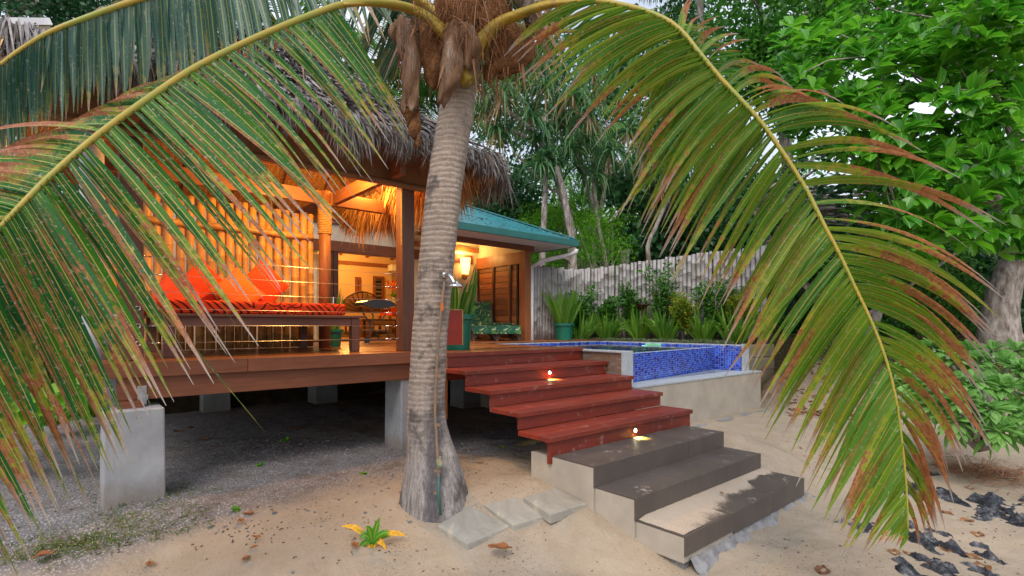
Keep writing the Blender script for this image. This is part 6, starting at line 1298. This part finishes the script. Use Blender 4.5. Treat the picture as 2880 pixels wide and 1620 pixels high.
# lawn and litter plants on the right
V=[];F=[];gxx=np.arange(8.9,20,.15);gyy=np.arange(-4,8,.15)
n = 9000; pts = []
while len(pts) < n:
    px, py = random.uniform(1940,2576), random.uniform(868,960); d = random.uniform(8.6,13); q = P(px,py,d); pts.append((q[0],q[1]))
pts = np.array(pts); sel = pts[:,0] > 10.6; pts = pts[sel]; A = np.stack([pts[:,0],pts[:,1],tz(pts[:,0],pts[:,1])],1); n = len(A)
o = put('lawn_grass',[blades(A,rdir(n,.3,1),RNG.uniform(.04,.1,n),.014,.4,nseg=3,brown=RNG.uniform(.3,2,n))],M['grass'],None,org=(0,0,0)); tag(o,'thin rough lawn behind the pool on the right','grass',kind='stuff')
n = 900; px = RNG.uniform(2250,2640,n); py = RNG.uniform(838,870,n); A=[]
for a,b in zip(px,py): q = P(a,b,RNG.uniform(9.6,11.2)); q[2] = float(tz(q[0],q[1])); A.append(q)
A=np.array(A); o = put('groundcover',[blades(np.repeat(A,4,0),rdir(4*n,.1,.9),.16,.03,.4,nseg=3)],M['cord'],None,org=(0,0,0)); tag(o,'dark red leaved ground cover below the leaning tree','ground cover',kind='stuff')
n = 2600; px = RNG.uniform(1980,2640,n); py = RNG.uniform(862,1010,n); A=[]
for a,b in zip(px,py):
    q = P(a,b,RNG.uniform(7.6,11.5)); q[2] = float(tz(q[0],q[1]))+.01; A.append(q)
o = put('leaf_litter',[leafcards(np.array(A),rdir(n,-.15,.25),.09,.05,'quad',tilt=.3)],M['deadleaf'],None,org=(0,0,0)); tag(o,'brown leaf litter under the trees at the right','litter',kind='stuff')
# pale soft leaved shrub lower right
def helio(lab, boxes, d, base_px):
    b = G(*base_px,-1.0); t = thing('beach_shrub', lab, 'shrub', b); cs = np.array([P(x,y,dd) for x,y,dd in boxes]); m = MB(); limbs(m, b+np.array([0,0,-.05]), cs, .028, .016, .15); m.build('stems', M['bark'], t, smooth=True)
    cen = cs.mean(0)-[0,0,.3]; ax = norm((cs-cen)+np.array([-FX,-FY,.3])*.35); parts = []
    for c,a in zip(cs,ax):
        n=30; dd = rdir(n); dd -= a*np.sum(dd*a,1,keepdims=True); dd = norm(dd); k = np.linspace(0,1,n)[:,None]; D = norm(dd+a*(-.35+1.6*k)); parts.append(blades(c-a*.04*(1-k),D,.30*(1-.45*k[:,0])*RNG.uniform(.8,1.1,n),.085,.25,nseg=5,base=.25,peak=.62,fold=.25,rnd=RNG.random(n)*.4+.6*k[:,0],blunt=.05))
    put('leaves', parts, M['helio'], t)
helio('soft pale green beach shrub at the right edge above the dark rocks', [(2400,900,5.9),(2330,905,6.1),(2470,905,6.0),(2540,910,5.9),(2390,955,5.5),(2460,960,5.4),(2530,975,5.3),(2575,930,5.6),(2340,960,5.8),(2420,1010,5.2),(2500,1030,5.1),(2560,1040,5.1),(2370,1020,5.4),(2590,990,5.2),(2440,925,5.8),(2510,1085,5.0),(2400,1060,5.2),(2500,880,6.3),(2440,880,6.3),(2370,880,6.3),(2560,880,6.3),(2600,1070,5.0),(2320,925,6.2),(2285,915,6.1),(2295,965,5.9),(2310,1010,5.6),(2345,870,6.4),(2270,940,6.3)], None, (2460,1120))
rb = G(2480,1120,-1.05); n=900; A = rb+RNG.normal(size=(n,3))*np.array([.28,.28,.0]); A[:,2] = tz(A[:,0],A[:,1])+.02; put('dead_twigs',[blades(A,rdir(n,.0,.7),RNG.uniform(.1,.3,n),.008,.3,nseg=3)],M['deadleaf'],[o for o in bpy.data.objects if o.name=='beach_shrub'][0])
# ---------------------------------------------------------------- left side planting
def crinum(lab, tips, base, wd=.14):
    b = np.array(base); t = thing('spider_lily', lab, 'plant', b); A=[];B=[];C=[]
    for x,y,d,bow in tips: e = P(x,y,d); A.append(b+[0,0,.05]+RNG.normal(size=3)*.03); C.append(e); B.append((b+e)/2+np.array([0,0,bow]))
    n=len(A); put('leaves',[strips(np.array(A),np.array(B),np.array(C),wd,norm(np.array([-FX*.9,-FY*.9,.7])+RNG.normal(size=(n,3))*.15),nseg=12,fold=.2,base=.5,peak=.5,blunt=.05)],M['fern'],t)
q = P(-140,1100,4.6); q[2] = float(tz(q[0],q[1]))
crinum('large bright green strap leaves drooping at the left edge below the deck corner', [(262,950,3.9,.36),(235,985,4.0,.22),(118,862,4.6,.40),(60,935,4.0,.28),(50,760,5.0,.2),(30,800,4.6,.3),(-200,800,4.6,.4),(150,990,4.4,.25),(-260,950,4.2,.3),(-60,700,5.0,.1)], q, .20)
b = P(60,880,7.5); b[2]=float(tz(b[0],b[1]))
def bush2(name, lab, box, d, n, L, wd, mat, **kw): return bush(name, lab, box, d, n, L, wd, mat, **kw)
for k,(bx,dd,mt,lab) in enumerate([((-60,620,230,900),(9,11),'smalleaf','mid green shrub behind the white post at the left'),((-120,380,160,640),(10,12),'darkleaf','dark shrub behind the hanging brown leaflets at the left'),((180,640,420,860),(12,14),'smalleaf','shrub glimpsed between the white post and pavilion')]): bush('left_shrub' if False else 'garden_hedge', lab, bx, dd, 6500, .13, .05, mt, cr=.7)
for i,(px,py,lab) in enumerate([(130,920,'spiky strap leaved clump at the left under the hedge'),(215,890,'narrow leaved clump beside the white post'),(60,880,'grassy clump at the far left edge'),(150,870,'fine leaved clump behind the spiky one')]):
    b = G(px,py+45,-1.0); b[2] = float(tz(b[0],b[1])) ; b = P(px,py+40,6.2+.5*i); b[2] = min(b[2], -.9); clump('garden_clump', lab, 'plant', b, 90, .75, .025, 1.0, 'strap', .5, .12)
clump('cordyline','dark red leaved plant low at the left behind the spiky clump','plant',P(70,895,7.4),60,.4,.05,1.4,'cord',.3,.15)
n = 5000; A = np.array([P(a,b,c) for a,b,c in zip(RNG.uniform(-150,260,n),RNG.uniform(640,960,n),RNG.uniform(7.5,11,n))]); A[:,2] = tz(A[:,0],A[:,1])
o = put('garden_grass',[blades(A,rdir(n,.5,1),RNG.uniform(.2,.6,n),.02,.4,nseg=4)],M['grass'],None,org=(0,0,0)); tag(o,'rank green grass left of the pavilion','grass',kind='stuff')
# neighbouring roof at the top left
c = P(20,90,7.5); nr = thing('neighbour_roof','corner of another thatched roof with a pale metal edge at the top left','roof',tuple(c))
a_, b_ = P(-260,52,7.0), P(128,55,8.2); m = MB(); m.bar(a_,b_,.05,.10); m.build('metal_edge', M['pvc'], nr)
m = MB(); m.bar(a_-[0,0,.12],b_-[0,0,.13],.05,.09); m.bar(P(-260,110,7.2),P(100,90,8.2),.06,.08); m.build('timber_edge', M['sleeper'], nr)
m = MB(); q = [P(-260,60,7.1),P(120,62,8.25),P(60,200,9.0),P(-260,260,9.0)]; q2 = [p+np.array([0,0,-.05]) for p in q]; m.add(q+q2,[(0,1,2,3),(7,6,5,4),(0,4,5,1),(1,5,6,2),(2,6,7,3),(3,7,4,0)]); m.build('ceiling', M['darkwood'], nr)
n=500; A=np.array([P(a,b,c) for a,b,c in zip(RNG.uniform(-60,110,n),RNG.uniform(85,110,n),RNG.uniform(7.6,8.4,n))]); put('thatch_strands',[blades(A,norm(RNG.normal(size=(n,3))*.5+[0,0,-1]),RNG.uniform(.2,.6,n),.03,.2,nseg=4)],M['thatch_glow_tint'],nr)
b = P(-10,600,16); b[2]=0; cloudtree('small_leaved_tree','dark tree crown above the metal roof edge at the top left', b, [b,P(20,200,16),P(30,20,16)], .25, [(-80,-60,330,80,40,14,17)], 130, .18,.10,'darkleaf',.8)
